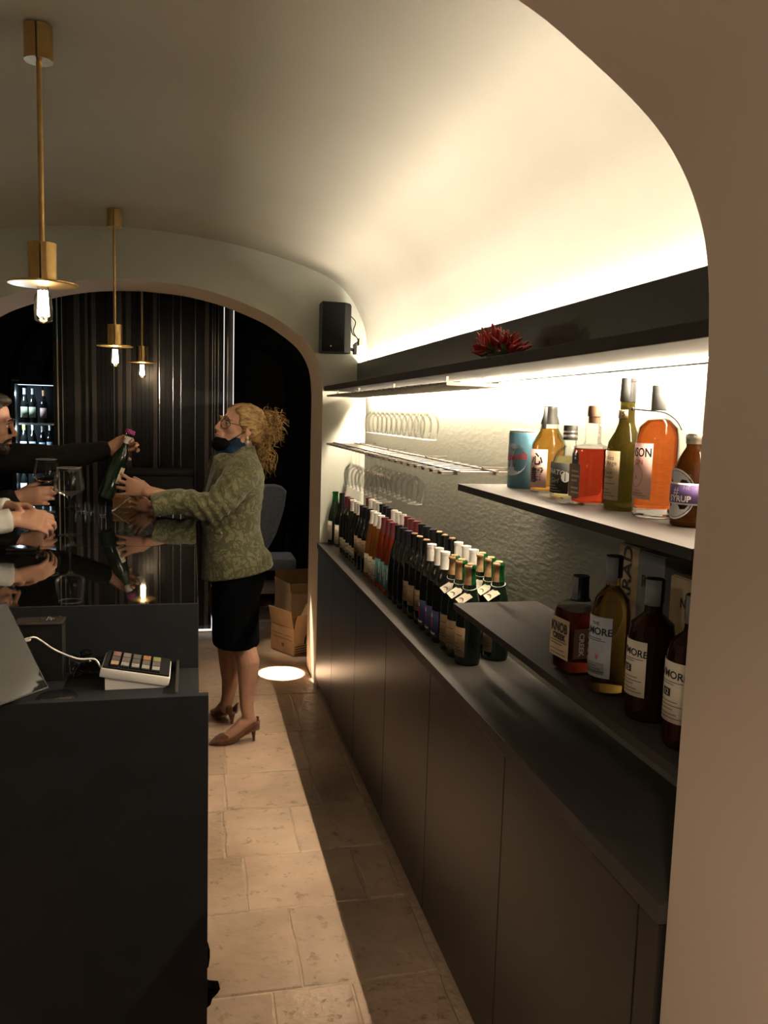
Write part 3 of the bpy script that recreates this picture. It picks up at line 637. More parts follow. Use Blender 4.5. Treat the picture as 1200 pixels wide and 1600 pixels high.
# orange gin
pr = [(.036, 0), (.040, .003), (.0405, .010), (.0405, .150), (.037, .172), (.024, .186), (.0150, .191), (.0145, .196), (.0145, .215)]
t = liquor('liquor_bottle', 'orange gin bottle with thick clear base, pink label and tax stamp', 1020, 808, S1, pr, M['orange'], .188, lift=.020)
lath(t, 'stopper', [(.0150, .205), (.0165, .206), (.0165, .250), (.0150, .252)], M['stampgrey']); stamp(t, .0168, .0168, .206, .251, PI + .9, .8)
obj('label', arc_panel(.0409, PI, .85, .036, .142), M['pinklabel'], t, smooth='all', world=False)
text('NSON', .023, M['ink'], t, r=.0415, z=.124, u=.008, bold=.0006, squash=.8); text('GIN', .013, M['redink'], t, r=.0415, z=.106, u=.006)
bm = BM(); a = [2 * PI * k / 30 for k in range(31)]; tube(bm, [((.0413) * math.cos(PI + .017 * math.cos(x) / .041), .0413 * math.sin(PI + .017 * math.cos(x) / .041), .080 + .021 * math.sin(x)) for x in a], .0005, 4, round_ends=False); obj('printed_circle', bm, M['brownlabel'], t, world=False)
text('k', .012, M['ink'], t, r=.0415, z=.078, u=.002); obj('fine_print', lines(.0414, PI, -.02, .026, [.042, .047, .052], .0012), M['brownlabel'], t, world=False)
obj('clear_base', lathe(BM(), [(.036, .0006), (.0392, .004), (.0392, .0185), (.001, .019)], 26), M['solidglass'], t, smooth=40, world=False)
# strap with knob hung round the neck
bm = BM(); tube(bm, spline([(-.045, .018, .206), (-.026, .004, .204), (-.016, -.014, .203), (0, -.024, .199), (.012, -.040, .186), (.016, -.052, .170)], 5), .0015, 6); ell(bm, V((-.047, .019, .206)), (.004, .004, .004)); obj('neck_tie', bm, M['black'], t, smooth=60, world=False)
# brown syrup bottle
pr = [(.032, 0), (.0355, .004), (.036, .010), (.036, .088), (.033, .106), (.022, .128), (.0155, .140), (.0150, .150)]
t = liquor('syrup_bottle', 'brown glass syrup bottle with silver screw cap and purple banner label', 1078, 822, S1, pr, M['brown'])
lath(t, 'screw_cap', [(.0165, .146), (.0168, .147), (.0168, .153), (.0175, .154), (.0175, .162), (.0160, .164)], M['steel'])
bm = BM()
def disc_on(r, phi, u0, z0, ru, rz, k=32):
    b = BM(); c = b.verts.new((r * math.cos(phi + u0 / r), r * math.sin(phi + u0 / r), z0)); rg = [b.verts.new((r * math.cos(phi + (u0 + ru * math.cos(a)) / r), r * math.sin(phi + (u0 + ru * math.cos(a)) / r), z0 + rz * math.sin(a))) for a in [2 * PI * q / k for q in range(k)]]
    for q in range(k): b.faces.new((rg[q], rg[(q + 1) % k], c))
    return b
bm.free(); sph = PI + .05
obj('round_label', disc_on(.0365, sph, 0, .058, .040, .045), M['whiteink'], t, world=False); obj('label_ring', disc_on(.0367, sph, 0, .058, .0375, .042), M['ink'], t, world=False); obj('label_field', disc_on(.0369, sph, 0, .058, .0365, .041), M['greylabel'], t, world=False)
obj('white_banner', arc_panel(.0371, sph, 1.35, .040, .078), M['whiteink'], t, smooth='all', world=False); obj('purple_banner', arc_panel(.0375, sph, 1.25, .043, .075), M['purplelabel'], t, smooth='all', world=False)
text('SYRUP', .0145, M['whiteink'], t, r=.0380, z=.050, phi=sph, u=.013, bold=.0004); text('#', .020, M['whiteink'], t, r=.0380, z=.063, phi=sph, u=.006); text('NE', .010, M['whiteink'], t, r=.0380, z=.070, phi=sph, u=.026)
# lower shelf
pr = [(.040, 0), (.043, .004), (.0435, .010), (.0435, .120), (.040, .136), (.024, .146), (.0165, .152), (.0150, .165), (.0150, .180)]
ph = PI + .10
t = liquor('whisky_bottle', 'squarish bourbon bottle with black wax top and cream front label', 900, 1046, S2, pr, M['bourbon'], .130, 4.5, group=LG2); t.rotation_euler.z = .10
lath(t, 'wax_top', [(.0230, .148), (.0175, .156), (.0168, .192), (.0180, .196), (.0165, .199)], M['blackcap']); stamp(t, .020, .0178, .150, .197, PI + .4, .35)
bm = BM(); box(bm, -.0443, -.0436, -.036, .036, .030, .112); obj('front_label', bm, M['tan_label'], t, world=False)
bm = BM(); box(bm, -.036, .020, -.0443, -.0436, .036, .098); obj('side_label', bm, M['brownlabel'], t, world=False)
text('KNOB', .027, M['ink'], t, flat=.0446, z=.092, phi=PI, squash=.8, bold=.0010); text('CREEK', .017, M['ink'], t, flat=.0446, z=.073, phi=PI, squash=.95, bold=.0008)
text('CREEK', .016, M['whiteink'], t, flat=.0446, z=.066, u=-.020, phi=PI * 1.5, rot=-PI / 2, bold=.0004); text('KNOB', .024, M['tan_label'], t, flat=.0446, z=.066, u=.002, phi=PI * 1.5, rot=-PI / 2, bold=.0006)
obj('fine_print', lines(0, PI, -.03, .03, [.036, .044, .056, .062], .0015, flat=.0446), M['ink'], t, world=False)
pr = [(.034, 0), (.0375, .004), (.038, .010), (.038, .155), (.034, .180), (.022, .197), (.0155, .204), (.0150, .235)]
t = liquor('whisky_bottle', 'gold whisky bottle with grey-blue label and grey tax stamp over its cap', 948, 1079, S2, pr, M['gold'], .224, group=LG2)
lath(t, 'stopper', [(.0155, .222), (.0165, .223), (.0165, .262), (.0150, .264)], M['blackcap']); stamp(t, .0168, .0168, .212, .262, PI + .75, .75)
obj('label', arc_panel(.0385, PI + .1, 1.05, .034, .150), M['greylabel'], t, smooth='all', world=False); obj('dark_band', arc_panel(.0389, PI, .85, .040, .062), M['stampgrey'], t, smooth='all', world=False)
text('LMORE', .019, M['ink'], t, r=.0393, z=.122, phi=PI, u=.016, bold=.0005); text('THE', .010, M['ink'], t, r=.0393, z=.137, phi=PI, u=.012)
text('♛', .012, M['redink'], t, r=.0393, z=.073, phi=PI, u=.018); obj('fine_print', lines(.0392, PI, -.02, .034, [.045, .050, .055, .104, .108], .0012), M['ink'], t, world=False)
bm = BM()
for q in range(3):
    a = [2 * PI * k / 20 for k in range(21)]; tube(bm, [((.0388) * math.cos(PI + (.016 + (.006 + .005 * q) * math.cos(x)) / .038), .0388 * math.sin(PI + (.016 + (.006 + .005 * q) * math.cos(x)) / .038), .090 + (.004 + .003 * q) * math.sin(x)) for x in a], .0003, 4, round_ends=False)
obj('engraving', bm, M['stampgrey'], t, world=False)
def ovalb(lab, px, py, num):
    pr = [(.034, 0), (.0375, .004), (.039, .012), (.0395, .150), (.036, .170), (.022, .182), (.0165, .188), (.0155, .196), (.0150, .218)]
    t = liquor('whisky_bottle', lab, px, py, S2, pr, M['sherry'], group=LG2)
    lath(t, 'stopper', [(.0155, .206), (.0168, .207), (.0168, .246), (.0150, .248)], M['blackcap']); stamp(t, .0170, .0170, .202, .247, PI + .8, .85)
    obj('label', arc_panel(.0404, PI + .02, .85, .045, .142), M['paper'], t, smooth='all', world=False)
    text('WMORE', .017, M['ink'], t, r=.0411, z=.122, u=.006, rot=-.06, bold=.0003)
    obj('number_box', arc_panel(.0410, PI - .05, .24, .086, .099), M['ink'], t, smooth='all', world=False); text(num, .012, M['whiteink'], t, r=.0416, z=.0925, phi=PI - .02)
    obj('fine_print', lines(.0411, PI, -.024, .030, [.052, .058, .066, .072, .078, .106, .110], .001), M['ink'], t, world=False)
ovalb('dark whisky bottle with cream label and the number fifteen', 1010, 1120, '15')
ovalb('dark whisky bottle with the number twelve, half behind the near pillar', 1072, 1165, '12')
def carton(lab, x0, x1, y0, y1, h, m, words):
    t = thing('bottle_carton', lab, 'carton', ((x0 + x1) / 2, (y0 + y1) / 2, S2 + .0003), LG2 + ' cartons')
    bm = BM(); box(bm, x0, x1, y0, y1, S2 + .0003, S2 + h, .0015); obj('box', bm, m, t)
    bm = BM(); box(bm, x0 + .003, x1 - .003, y0 + .003, y1 - .003, S2 + h + .0002, S2 + h + .002); obj('lid', bm, m, t)
    for s, sz, ph, fl, z, u, rot in words: text(s, sz, M['ink'], t, flat=fl, z=z, phi=ph, u=u, rot=rot, bold=.0008)
carton('narrow cream carton with vertical black letters behind the gold bottle', .875, .955, 1.49, 1.57, .262, M['tan_label'], [('PARADI', .047, PI, .0405, .195, .0, PI / 2)])
carton('grey carton with black letters behind the number fifteen bottle', .865, .955, 1.38, 1.475, .262, M['stampgrey'], [('RE', .034, PI, .0455, .205, -.012, 0)])
carton('cream carton behind the number twelve bottle, nearest the pillar', .870, .955, 1.275, 1.365, .235, M['tan_label'], [('NO', .024, PI, .0430, .19, .01, 0)])
# ------------------------------------------------------------ chilies
t = thing('chili_bunch', 'bunch of red chilies lying on the dark top shelf', 'chili peppers', (.815, 2.175, TS + .0005))
cm = []
for k in range(3):
    b = BM(); pts = spline([(0, 0, 0), (0, .001, .012), (0, .003 * k, .028), (.002, .007 * k, .046)], 3); N = len(pts)
    tube(b, pts, [.0035 + .0042 * math.sin(PI * min(1, .25 + .75 * i / (N - 1))) for i in range(N)], 7); o = obj('c', b, M['chili']); me = o.data; [setattr(p_, 'use_smooth', True) for p_ in me.polygons]; bpy.data.objects.remove(o); cm.append(me)
for k in range(130):
    a = random.uniform(0, 2 * PI); e = random.uniform(-.05, 1) ** 1.0; el = math.asin(min(1, max(0, e)))
    d = V((math.cos(a) * math.cos(el), math.sin(a) * math.cos(el), math.sin(el) + .06)).normalized()
    sx = V((.044, .080, .066)); k_ = random.uniform(.72, 1.05); c = V((d.x * sx.x * k_, d.y * sx.y * k_, .018 + d.z * .046 * k_))
    o = bpy.data.objects.new('chili_pepper', random.choice(cm)); COL.objects.link(o); o.parent = t; o.location = c
    dd = (d + V([random.uniform(-.75, .75) for _ in range(3)]) + V((0, 0, .12))).normalized(); o.rotation_mode = 'QUATERNION'; o.rotation_quaternion = dd.to_track_quat('Z', 'Y'); s_ = random.uniform(.6, .95); o.scale = (s_ * .95, s_ * .95, s_)
    if dd.z < -.1: o.scale = (.6, .6, .6)
bm = BM(); ell(bm, V((0, 0, .034)), (.036, .066, .036)); obj('stalk_core', bm, M['chilistem'], t, smooth='all', world=False)
bm = BM()
for k in range(9): tube(bm, [(-.034 + random.uniform(-.006, .006), -.028 + random.uniform(-.012, .012), .03), (-.052 + random.uniform(-.008, .008), -.040 + random.uniform(-.016, .016), .028 + random.uniform(-.014, .018))], [.004, .0025], 5)
obj('green_stalk', bm, M['chilistem'], t, smooth='all', world=False)
# ------------------------------------------------------------ loudspeaker
t = thing('loudspeaker', 'black box loudspeaker on the far wall above the top shelf', 'speaker', (.79, 4.5, 1.95))
yf = 4.47; tl, tr, br, bl = at(503, 470, 'y', yf), at(540, 466, 'y', yf + .01), at(541, 548, 'y', yf + .01), at(505, 549, 'y', yf)
z0, z1, x0, x1 = bl.z, tl.z, tl.x + .002, tr.x
def spk(y0_, y1_, pad):
    b = BM(); sec = [(x0 + pad, yf + y0_), (x1 - pad, yf + y0_ + .008), (x1 + .035, yf + .05), (x1 + .050, yf + .10), (x1 + .030, yf + .15), (x1 - .03, yf + .17), (x0 + .02, yf + .16), (x0 + .002, yf + .12)]
    r = []
    for z, s_ in ((z0, .97), (z0 + .006, 1), (z1 - .006, 1), (z1, .97)):
        cx = sum(q[0] for q in sec) / 8; cy = sum(q[1] for q in sec) / 8; r.append([V((cx + (x - cx) * s_, cy + (y - cy) * s_, z)) for x, y in sec])
    grid_faces(b, r); return b
obj('cabinet', spk(0, 0, 0), M['black'], t, smooth=30)
bm = BM(); box(bm, x0 + .006, x1 - .004, yf - .006, yf + .004, z0 + .006, z1 - .006, .002); g = obj('grille', bm, M['grille'], t)
bm = BM(); ell(bm, V((x0 + .05, yf - .007, z0 + .030)), (.004, .0012, .004)); obj('badge', bm, M['steel'], t, smooth='all')
bm = BM(); tube(bm, [(x1 + .03, yf + .10, z0 + .03), (x1 + .075, yf + .12, z0 + .022)], .009, 8); box(bm, x1 + .07, x1 + .086, yf + .10, yf + .14, z0 + .0, z0 + .055); obj('wall_bracket', bm, M['black'], t, smooth=40)
bm = BM(); tube(bm, spline([(x1 + .048, yf + .09, z0 + .20), (x1 + .072, yf + .085, z0 + .17), (x1 + .060, yf + .085, z0 + .12), (x1 + .090, yf + .09, z0 + .075), (x1 + .070, yf + .09, z0 + .055), (x1 + .098, yf + .09, z0 + .06)], 5), .0030, 6)
tube(bm, spline([(x1 + .045, yf + .09, z0 + .16), (x1 + .055, yf + .085, z0 + .11), (x1 + .080, yf + .085, z0 + .09), (x1 + .096, yf + .09, z0 + .066)], 5), .0028, 6); obj('cable', bm, M['black'], t, smooth='all')
bm = BM(); box(bm, x1 + .090, x1 + .108, yf + .06, yf + .12, z0 + .045, z0 + .085, .003); obj('socket_box', bm, M['tan_label'], t)
# ------------------------------------------------------------ pendant lamps
def pendant(x, y, ztop, zd, label):
    t = thing('pendant_lamp', label, 'pendant lamp', (x, y, zd), 'brass pendant lamps')
    def dsec(zs, r, gap=.004):
        bm = BM()
        for sgn in (1, -1):
            s = [V((gap * sgn * .6, -r, 0))] + [V((sgn * (gap * .6 + r * .95 * math.cos(a)), r * math.sin(a), 0)) for a in [-PI / 2 + PI * k / 10 for k in range(11)]] + [V((gap * sgn * .6, r, 0))]
            grid_faces(bm, [[p + V((x, y, z)) for p in s] for z in zs])
        return bm
    obj('canopy', dsec((ztop - .07, ztop + .012), .034), M['brass'], t, smooth=40)
    bm = BM(); tube(bm, [(x, y, zd + .10), (x, y, ztop - .06)], .0068, 10, round_ends=False); obj('rod', bm, M['brass'], t, smooth=60)
    obj('socket', dsec((zd + .008, zd + .105), .034), M['brass'], t, smooth=40)
    bm = BM(); lathe(bm, [(.012, zd), (.084, zd + .001), (.086, zd + .003), (.086, zd + .006), (.012, zd + .0075)], 40, mtx=Matrix.Translation((x, y, 0))); obj('disc', bm, M['brass'], t, smooth=30)
    bm = BM(); lathe(bm, [(.014, zd - .001), (.014, zd - .014), (.021, zd - .030), (.0235, zd - .060), (.022, zd - .088), (.012, zd - .094), (.002, zd - .094)], 18, mtx=Matrix.Translation((x, y, 0)), cap=False); obj('bulb', bm, M['bulbglass'], t, smooth='all')
    bm = BM(); 
    for k in range(6): tube(bm, [(x + .009 * math.cos(k * PI / 3), y + .009 * math.sin(k * PI / 3), zd - .016), (x + .012 * math.cos(k * PI / 3 + .4), y + .012 * math.sin(k * PI / 3 + .4), zd - .074)], .0034, 6)
    obj('filament', bm, M['filament'], t, smooth='all')
p1, p2 = at(67, 446, 'y', 2.33), at(180, 542, 'y', 4.28)
pendant(p1.x, 2.33, 2.520, p1.z, 'brass pendant lamp over the near end of bar, largest of three')
pendant(p2.x, 4.28, 2.520, p2.z, 'brass pendant lamp over far end of bar, in front of the far arch')
p3 = at(222, 567, 'y', 5.6); pendant(p3.x, 5.6, 2.735, p3.z, 'brass pendant lamp hanging beyond the far arch, smallest of three')
# ------------------------------------------------------------ bar
ZB = 1.12; XR = .017; XL = -.78; YM = 2.093; YE = 4.22
t = thing('bar_counter', 'long black bar counter with glossy black glass top', 'bar counter', (-.38, 3.1, 0))
bm = BM(); box(bm, XL, XR, YM, YE, 0, ZB - .021, .002); obj('body', bm, M['barblack'], t)
bm = BM(); box(bm, XL, XR, YM - .006, YM - .0005, 0, ZB - .0005, .001); obj('front_panel', bm, M['barblack'], t)
for a, b in ((YM + .001, 2.990), (2.994, YE)):
    bm = BM(); box(bm, XL - .02, XR - .001, a, b, ZB - .020, ZB, .0012); obj('glass_top', bm, M['barglass'], t)
t = thing('till_counter', 'low black till counter at the near end of bar with raised front panel', 'counter', (-.38, 1.95, 0))
ZW = .955
bm = BM(); box(bm, XL, XR, 1.842, YM - .007, 0, ZW, .001); obj('body', bm, M['barblack'], t)
bm = BM(); box(bm, XL, .037, 1.818, 1.840, 0, .974, .0015); obj('front_panel', bm, M['barblack'], t)
bm = BM(); box(bm, -.036, -.030, 1.842, YM - .008, ZW + .0003, ZW + .022, .001); obj('side_rim', bm, M['shelfmat'], t)
# apron corner by the floor
t = thing('black_apron', 'black cloth corners poking out beside the till counter near the floor', 'cloth', (.04, 1.98, 0))
def wedge(pl, y):
    b = BM(); a = [at(px, py, 'y', y) for px, py in pl]; n = len(a)
    f = [b.verts.new(p) for p in a]; k = [b.verts.new(p + V((-.004, .03, 0))) for p in a]; m = [b.verts.new(V((sum(p.x for p in a) / n, y - .008, sum(p.z for p in a) / n)))]
    for i in range(n): j = (i + 1) % n; b.faces.new((f[i], f[j], k[j], k[i])); b.faces.new((f[i], f[j], m[0]))
    b.faces.new(k); return b
obj('cloth_corner', wedge([(318, 1480), (328, 1484), (328, 1496), (326, 1510), (318, 1524)], 1.90), M['maskcloth'], t); obj('cloth_corner', wedge([(318, 1538), (330, 1544), (344, 1545), (340, 1552), (332, 1560), (329, 1570), (318, 1580)], 1.90), M['maskcloth'], t)
# ------------------------------------------------------------ till things
# receipt printer
t = thing('receipt_printer', 'black box receipt printer at the back of till counter', 'printer', (-.36, 2.0, ZW))
zt = 1.097; a, b_ = at(22, 974, 'z', zt), at(96, 973, 'z', zt); c, d = at(105, 955, 'z', zt), at(4, 949, 'z', zt)
bm = BM(); top = [a, b_, c, V((d.x, c.y, zt))]
top = [V((a.x, a.y, zt)), V((b_.x, a.y, zt)), V((b_.x, 2.080, zt)), V((a.x, 2.080, zt))]
grid_faces(bm, [[V((p.x, p.y, ZW + .0003)) for p in top], [V((p.x, p.y, zt - .006)) for p in top]]); obj('body', bm, M['black'], t)
bm = BM(); box(bm, a.x - .002, b_.x + .002, a.y - .004, 2.082, zt - .0055, zt, .002); lid = obj('lid', bm, mat('printer_lid', (.045, .036, .031), .25), t)
bm = BM(); box(bm, a.x + .052, a.x + .062, a.y + .02, 2.07, zt + .0002, zt + .001); obj('paper_slot', bm, M['ink'], lid)
bm = BM()
for k in range(4): box(bm, a.x + .066 + .005 * k, a.x + .068 + .005 * k, a.y + .02 + .01 * (k % 2), a.y + .055 - .006 * k, zt + .0002, zt + .0008)
obj('printed_marks', bm, M['stampgrey'], lid)
bm = BM(); box(bm, b_.x - .016, b_.x - .010, a.y + .05, a.y + .058, zt + .0002, zt + .001); obj('button', bm, M['ink'], lid)
# tablet
B_ = at(77, 1075, 'y', 1.860); e2 = V((-.62, -.78, .0)).normalized(); e1 = V((-.135, .050, .192)); e1 = (e1 - e2 * e1.dot(e2)).normalized(); nn = e2.cross(e1).normalized()
if nn.dot(V((0, 0, H)) - B_) < 0: nn = -nn
mt = Matrix.Translation(B_) @ Matrix((e2, e1, nn)).transposed().to_4x4()
t = thing('tablet', 'dark tablet computer leaning on a stand at the left of till counter', 'tablet', tuple(B_))
bm = BM(); box(bm, 0, .175, 0, .215, -.0075, 0, .002, mtx=mt); obj('case', bm, M['black'], t)
bm = BM(); box(bm, .004, .171, .004, .211, .0002, .0012, mtx=mt); obj('screen', bm, mat('tablet_screen', (.01, .01, .01), .03, spec=1.0), t)
bm = BM(); q = mt @ V((.07, .10, -.009)); q2 = V((q.x - .03, 2.02, ZW + .006)); tube(bm, [q, q2], .008, 8); box(bm, q2.x - .05, q2.x + .05, 1.98, 2.08, ZW + .0004, ZW + .008, .002); obj('stand', bm, M['black'], t, smooth=40)
# keypad
kl, kr = at(161, 1079, 'z', ZW), at(266, 1072, 'z', ZW); kw = kr.x - kl.x + .004; ky = kl.y - .002; kd = 2.074 - ky
t = thing('programmable_keypad', 'white wedge keypad with coloured stickers on its black top, on till counter', 'keypad', (kl.x, ky, ZW))
def kbox(x0, x1, y0, y1, u0, u1, bev=0, m=None):
    """u measured square to the sloping top"""
    b = BM(); T = Matrix.Translation((kl.x - .004, ky, ZW + .058)) @ Matrix.Rotation(.19, 4, 'Y'); box(b, x0, x1, y0, y1, u0, u1, bev, mtx=T); return b
bm = BM(); s = [(kl.x + .004, ZW + .0004), (kl.x + kw - .014, ZW + .0004), (kl.x + kw - .014, ZW + .006), (kl.x + .004, ZW + .036)]
grid_faces(bm, [[V((x, y, z)) for x, z in s] for y in (ky + .004, ky + kd)]); obj('base', bm, M['whiteplastic'], t)
obj('housing', kbox(0, kw + .004, 0, kd - .002, -.026, -.004, .004), M['whiteplastic'], t, smooth=30)
obj('black_top', kbox(.004, kw + .001, .003, kd - .004, -.0038, .0005, .001), M['black'], t)
cols = [[(.55, .36, .22), (.13, .11, .10), (.32, .17, .14)], [(.36, .34, .32), (.19, .15, .14), (.21, .19, .18)], [(.36, .34, .31), (.12, .11, .105), (.15, .14, .13)], [(.36, .34, .31), (.13, .12, .11), (.42, .19, .09)], [(.40, .38, .34), (.15, .14, .13), (.33, .30, .12)]]
kpx = (kw - .036) / 5; kpy = (kd - .026) / 3
for c_ in range(5):
    for r_ in range(3):
        k = obj('key', kbox(.018 + c_ * kpx, .018 + c_ * kpx + kpx * .82, .008 + r_ * kpy, .008 + r_ * kpy + kpy * .97, .0006, .0045, .0008), M['black'], t)
        obj('sticker', kbox(.0190 + c_ * kpx, .0172 + c_ * kpx + kpx * .82, .009 + r_ * kpy + (.006 if r_ == 0 else 0), .008 + r_ * kpy + kpy * .93, .0046, .0050), mat('key_sticker', tuple(v * .75 for v in cols[c_][r_]), .55, col2=tuple(v * .5 for v in cols[c_][r_]), scale=160), k)
# cables
def cable(name, lab, pts, r, m): return tag(obj(name, tube(BM(), spline(pts, 6), r, 7), m, smooth='all'), lab, 'cable')
pe = mt @ V((-.002, .118, -.004)); 
t = thing('white_cable', 'white cable from the tablet edge to the keypad', 'cable', tuple(pe))
c2 = [pe, pe + V((.02, .004, .006)), at(85, 1015, 'y', 1.975), at(120, 1029, 'y', 1.975), at(148, 1030, 'y', 1.98), V((kl.x - .008, ky + .035, ZW + .045)), V((kl.x - .002, ky + .05, ZW + .046))]
obj('cord', tube(BM(), spline(c2, 6), .0021, 8), M['whiteplastic'], t, smooth='all'); bm = BM(); tube(bm, [pe + V((-.004, 0, 0)), pe + V((.007, .001, .003))], .0048, 8); obj('plug', bm, M['whiteplastic'], t, smooth='all')
t = thing('cable_tangle', 'tangle of thin black cables between the printer and keypad', 'cable', (-.24, 2.04, ZW))
for k in range(7):
    q = [V((-.285 + random.uniform(0, .085), 2.01 + random.uniform(0, .06), ZW + .004 + random.uniform(0, .06))) for _ in range(5)]; obj('cord', tube(BM(), spline(q, 6), .0017, 6), M['glossblack'], t, smooth='all')
# glass on the near panel side
pc = at(89, 1098, 'y', 1.906); t = thing('drinking_glass', 'clear round glass rim just behind the raised front panel', 'glass', (pc.x, 1.906, ZW))
bm = BM(); zt_ = at(89, 1083, 'y', 1.945).z; R_ = .050; lathe(bm, [(.036, ZW + .0005), (.040, ZW + .004), (R_, zt_), (R_ - .0022, zt_ + .0005), (.038, ZW + .006), (.002, ZW + .005)], 32, mtx=Matrix.Translation((pc.x, 1.906, 0)), cap=False); obj('bowl', bm, M['glass'], t, smooth=60)
bm = BM(); a = [2 * PI * k / 36 for k in range(37)]; tube(bm, [(pc.x + R_ * math.cos(x), 1.906 + R_ * math.sin(x), zt_) for x in a], .0012, 6, round_ends=False); obj('rim', bm, M['wineglass'], t, smooth='all')
# ------------------------------------------------------------ glasses on the bar
BG = 'stemmed glasses on the bar'; bb = [(.002, 0), (.02, .004), (.80, .18), (1.0, .30), (.97, .55), (.80, 1)]
def bar_glass(x, y, h, rb, lab, wine=None, z=ZB):
    t = stem_glass('wine_glass', h, rb, h * .52, rb * .80, lab, BG, rb * .78, [(.003, 0), (.24, .12), (.84, .24), (1.0, .36), (.96, .62), (.80, 1)]); t.location = (x, y, z + .0003)
    if wine:
        bm = BM(); s = h * .52; hb = h - s; lathe(bm, [(.002, s + .012), (rb * .26, s + .145 * hb), (rb * .82, s + .262 * hb), (rb * .90, s + .30 * hb), (.001, s + .30 * hb)], 24); obj('wine', bm, wine, t, smooth=40, world=False)
    return t
g1 = at(109, 836, 'z', ZB); bar_glass(g1.x, g1.y, .252, .054, 'large empty wine glass standing alone on the near part of bar')
g2 = at(74, 808, 'z', ZB); bar_glass(g2.x, g2.y, .250, .054, 'wine glass held by the bearded man with a little wine', M['rosegl'])
g3 = at(112, 794, 'z', ZB); bar_glass(g3.x, 4.15, .290, .050, 'tall glass behind the bearded man\'s outstretched arm')
for px, lab in ((192, 'short stemmed glass under the held bottle, nearer the tumbler'), (219, 'short stemmed glass beside the green cuff')):
    q = at(px, 801, 'z', ZB); bar_glass(q.x, q.y, .135, .034, lab)
def tumbler(px, py, r, h, lab):
    q = at(px, py, 'z', ZB); t = thing('tumbler', lab, 'glass', (q.x, q.y, ZB + .0003), 'small tumblers on the bar')
    bm = BM(); lathe(bm, [(r * .8, 0), (r * .84, .002), (r, h), (r * .94, h), (r * .78, .010), (.001, .009)], 16, cap=False); obj('body', bm, M['wineglass'], t, smooth=30, world=False)
    bm = BM(); lathe(bm, [(.001, .0005), (r * .76, .001), (r * .74, .008), (.001, .0085)], 16); obj('base', bm, M['solidglass'], t, smooth=30, world=False)
tumbler(160, 806, .018, .060, 'slim clear tumbler under the held bottle'); tumbler(126, 800, .026, .045, 'small clear tumbler behind the lone wine glass'); tumbler(141, 802, .024, .042, 'small clear tumbler right of the lone wine glass stem')
t = thing('wooden_tray', 'amber wooden tray at the far end of the bar behind the short glasses', 'tray', (-.30, 4.16, ZB))
q0, q1 = at(176, 775, 'y', 4.13), at(230, 775, 'y', 4.13)
bm = BM(); box(bm, q0.x, q1.x, 4.13, 4.142, ZB + .0005, q0.z, .001); obj('front_board', bm, M['woodlight'], t)
bm = BM(); box(bm, q0.x, q1.x, 4.2, 4.212, ZB + .0005, q0.z, .001); obj('back_board', bm, M['woodlight'], t); bm = BM(); box(bm, q0.x, q1.x, 4.1422, 4.1998, ZB + .0005, ZB + .01); obj('bottom_board', bm, M['woodlight'], t)
s0, s1 = at(176, 803, 'y', 4.0), at(206, 776, 'y', 4.03); s0.z = ZB + .004
tag(obj('bar_spoon', tube(BM(), [s0, s0 + (s1 - s0) * .12, s0 + (s1 - s0) * .2, s1], [(.010, .003), (.009, .003), (.004, .003), .003], 8), M['steel'], smooth='all'), 'slim steel bar spoon leaning under the woman\'s hand', 'spoon')
# ------------------------------------------------------------ rear room
t = thing('slatted_partition', 'dark partition of vertical slats and chrome trims beyond the far arch', 'partition', (-.3, 6.07, 0))
PY = 6.07; xa, xb = at(84, 640, 'y', PY).x, at(366, 640, 'y', PY).x
bm = BM(); box(bm, xa, xb, PY + .05, PY + .07, .02, 2.745); obj('back_panel', bm, M['blackslat'], t)
grey = [(118, 127), (135, 139), (145, 152), (185, 192), (198, 206), (240, 246), (320, 326)]; chrome = [(91, 93.2, 1), (99, 100, 0), (179, 179.8, 0), (249, 250, 0), (270, 271, 0), (282, 283.4, 0), (304.5, 305.6, 0), (331, 332.2, 1), (335, 335.9, 0), (340, 341.2, 0)]
x = 84.0; rnd = random.Random(3); marks = sorted([(a, b, 'g', 0) for a, b in grey] + [(a, b, 'c', s) for a, b, s in chrome])
def slat(p0, p1, d, m, nm='slat', w=.03):
    a, b = at(p0, 640, 'y', PY).x, at(p1, 640, 'y', PY).x; bm = BM(); box(bm, a, b, PY - d, PY - d + w, .012, 2.745); obj(nm, bm, m, t)
while x < 346:
    nx = x + rnd.uniform(4, 9); hit = [m_ for m_ in marks if m_[0] < nx and m_[1] > x]
    if hit:
        m_ = hit[0]
        if m_[0] > x + .8: slat(x, m_[0] - .4, rnd.uniform(0, .02), M['blackslat'])
        slat(m_[0], m_[1], .03, M['greyslat'] if m_[2] == 'g' else M['chrome'], 'slat' if m_[2] == 'g' else 'chrome_trim', .045); x = m_[1] + .4; marks.remove(m_)
    else: slat(x, min(nx, 346.5) - .4, rnd.uniform(-.01, .02), M['blackslat']); x = nx
for a, b in ((348.8, 349.8), (354, 356.0), (363.4, 364.6)): slat(a, b, .03, M['ledwhite'] if a != 354 else M['chrome'], 'light_line' if a != 354 else 'chrome_trim', .02)
slat(357.2, 362.6, .0, M['greyslat']); slat(350.6, 353.6, .0, M['blackslat'])
a, b = at(330.5, 900, 'y', PY - .04), at(331.6, 900, 'y', PY - .04); bm = BM(); box(bm, a.x, b.x, PY - .045, PY - .036, .02, .72); obj('light_line', bm, M['ledwhite'], t)
a, b = at(300, 988, 'y', PY - .05), at(334, 988, 'y', PY - .05); bm = BM(); box(bm, a.x, b.x, PY - .06, PY - .05, .012, .026); obj('light_line', bm, M['ledwhite'], t)
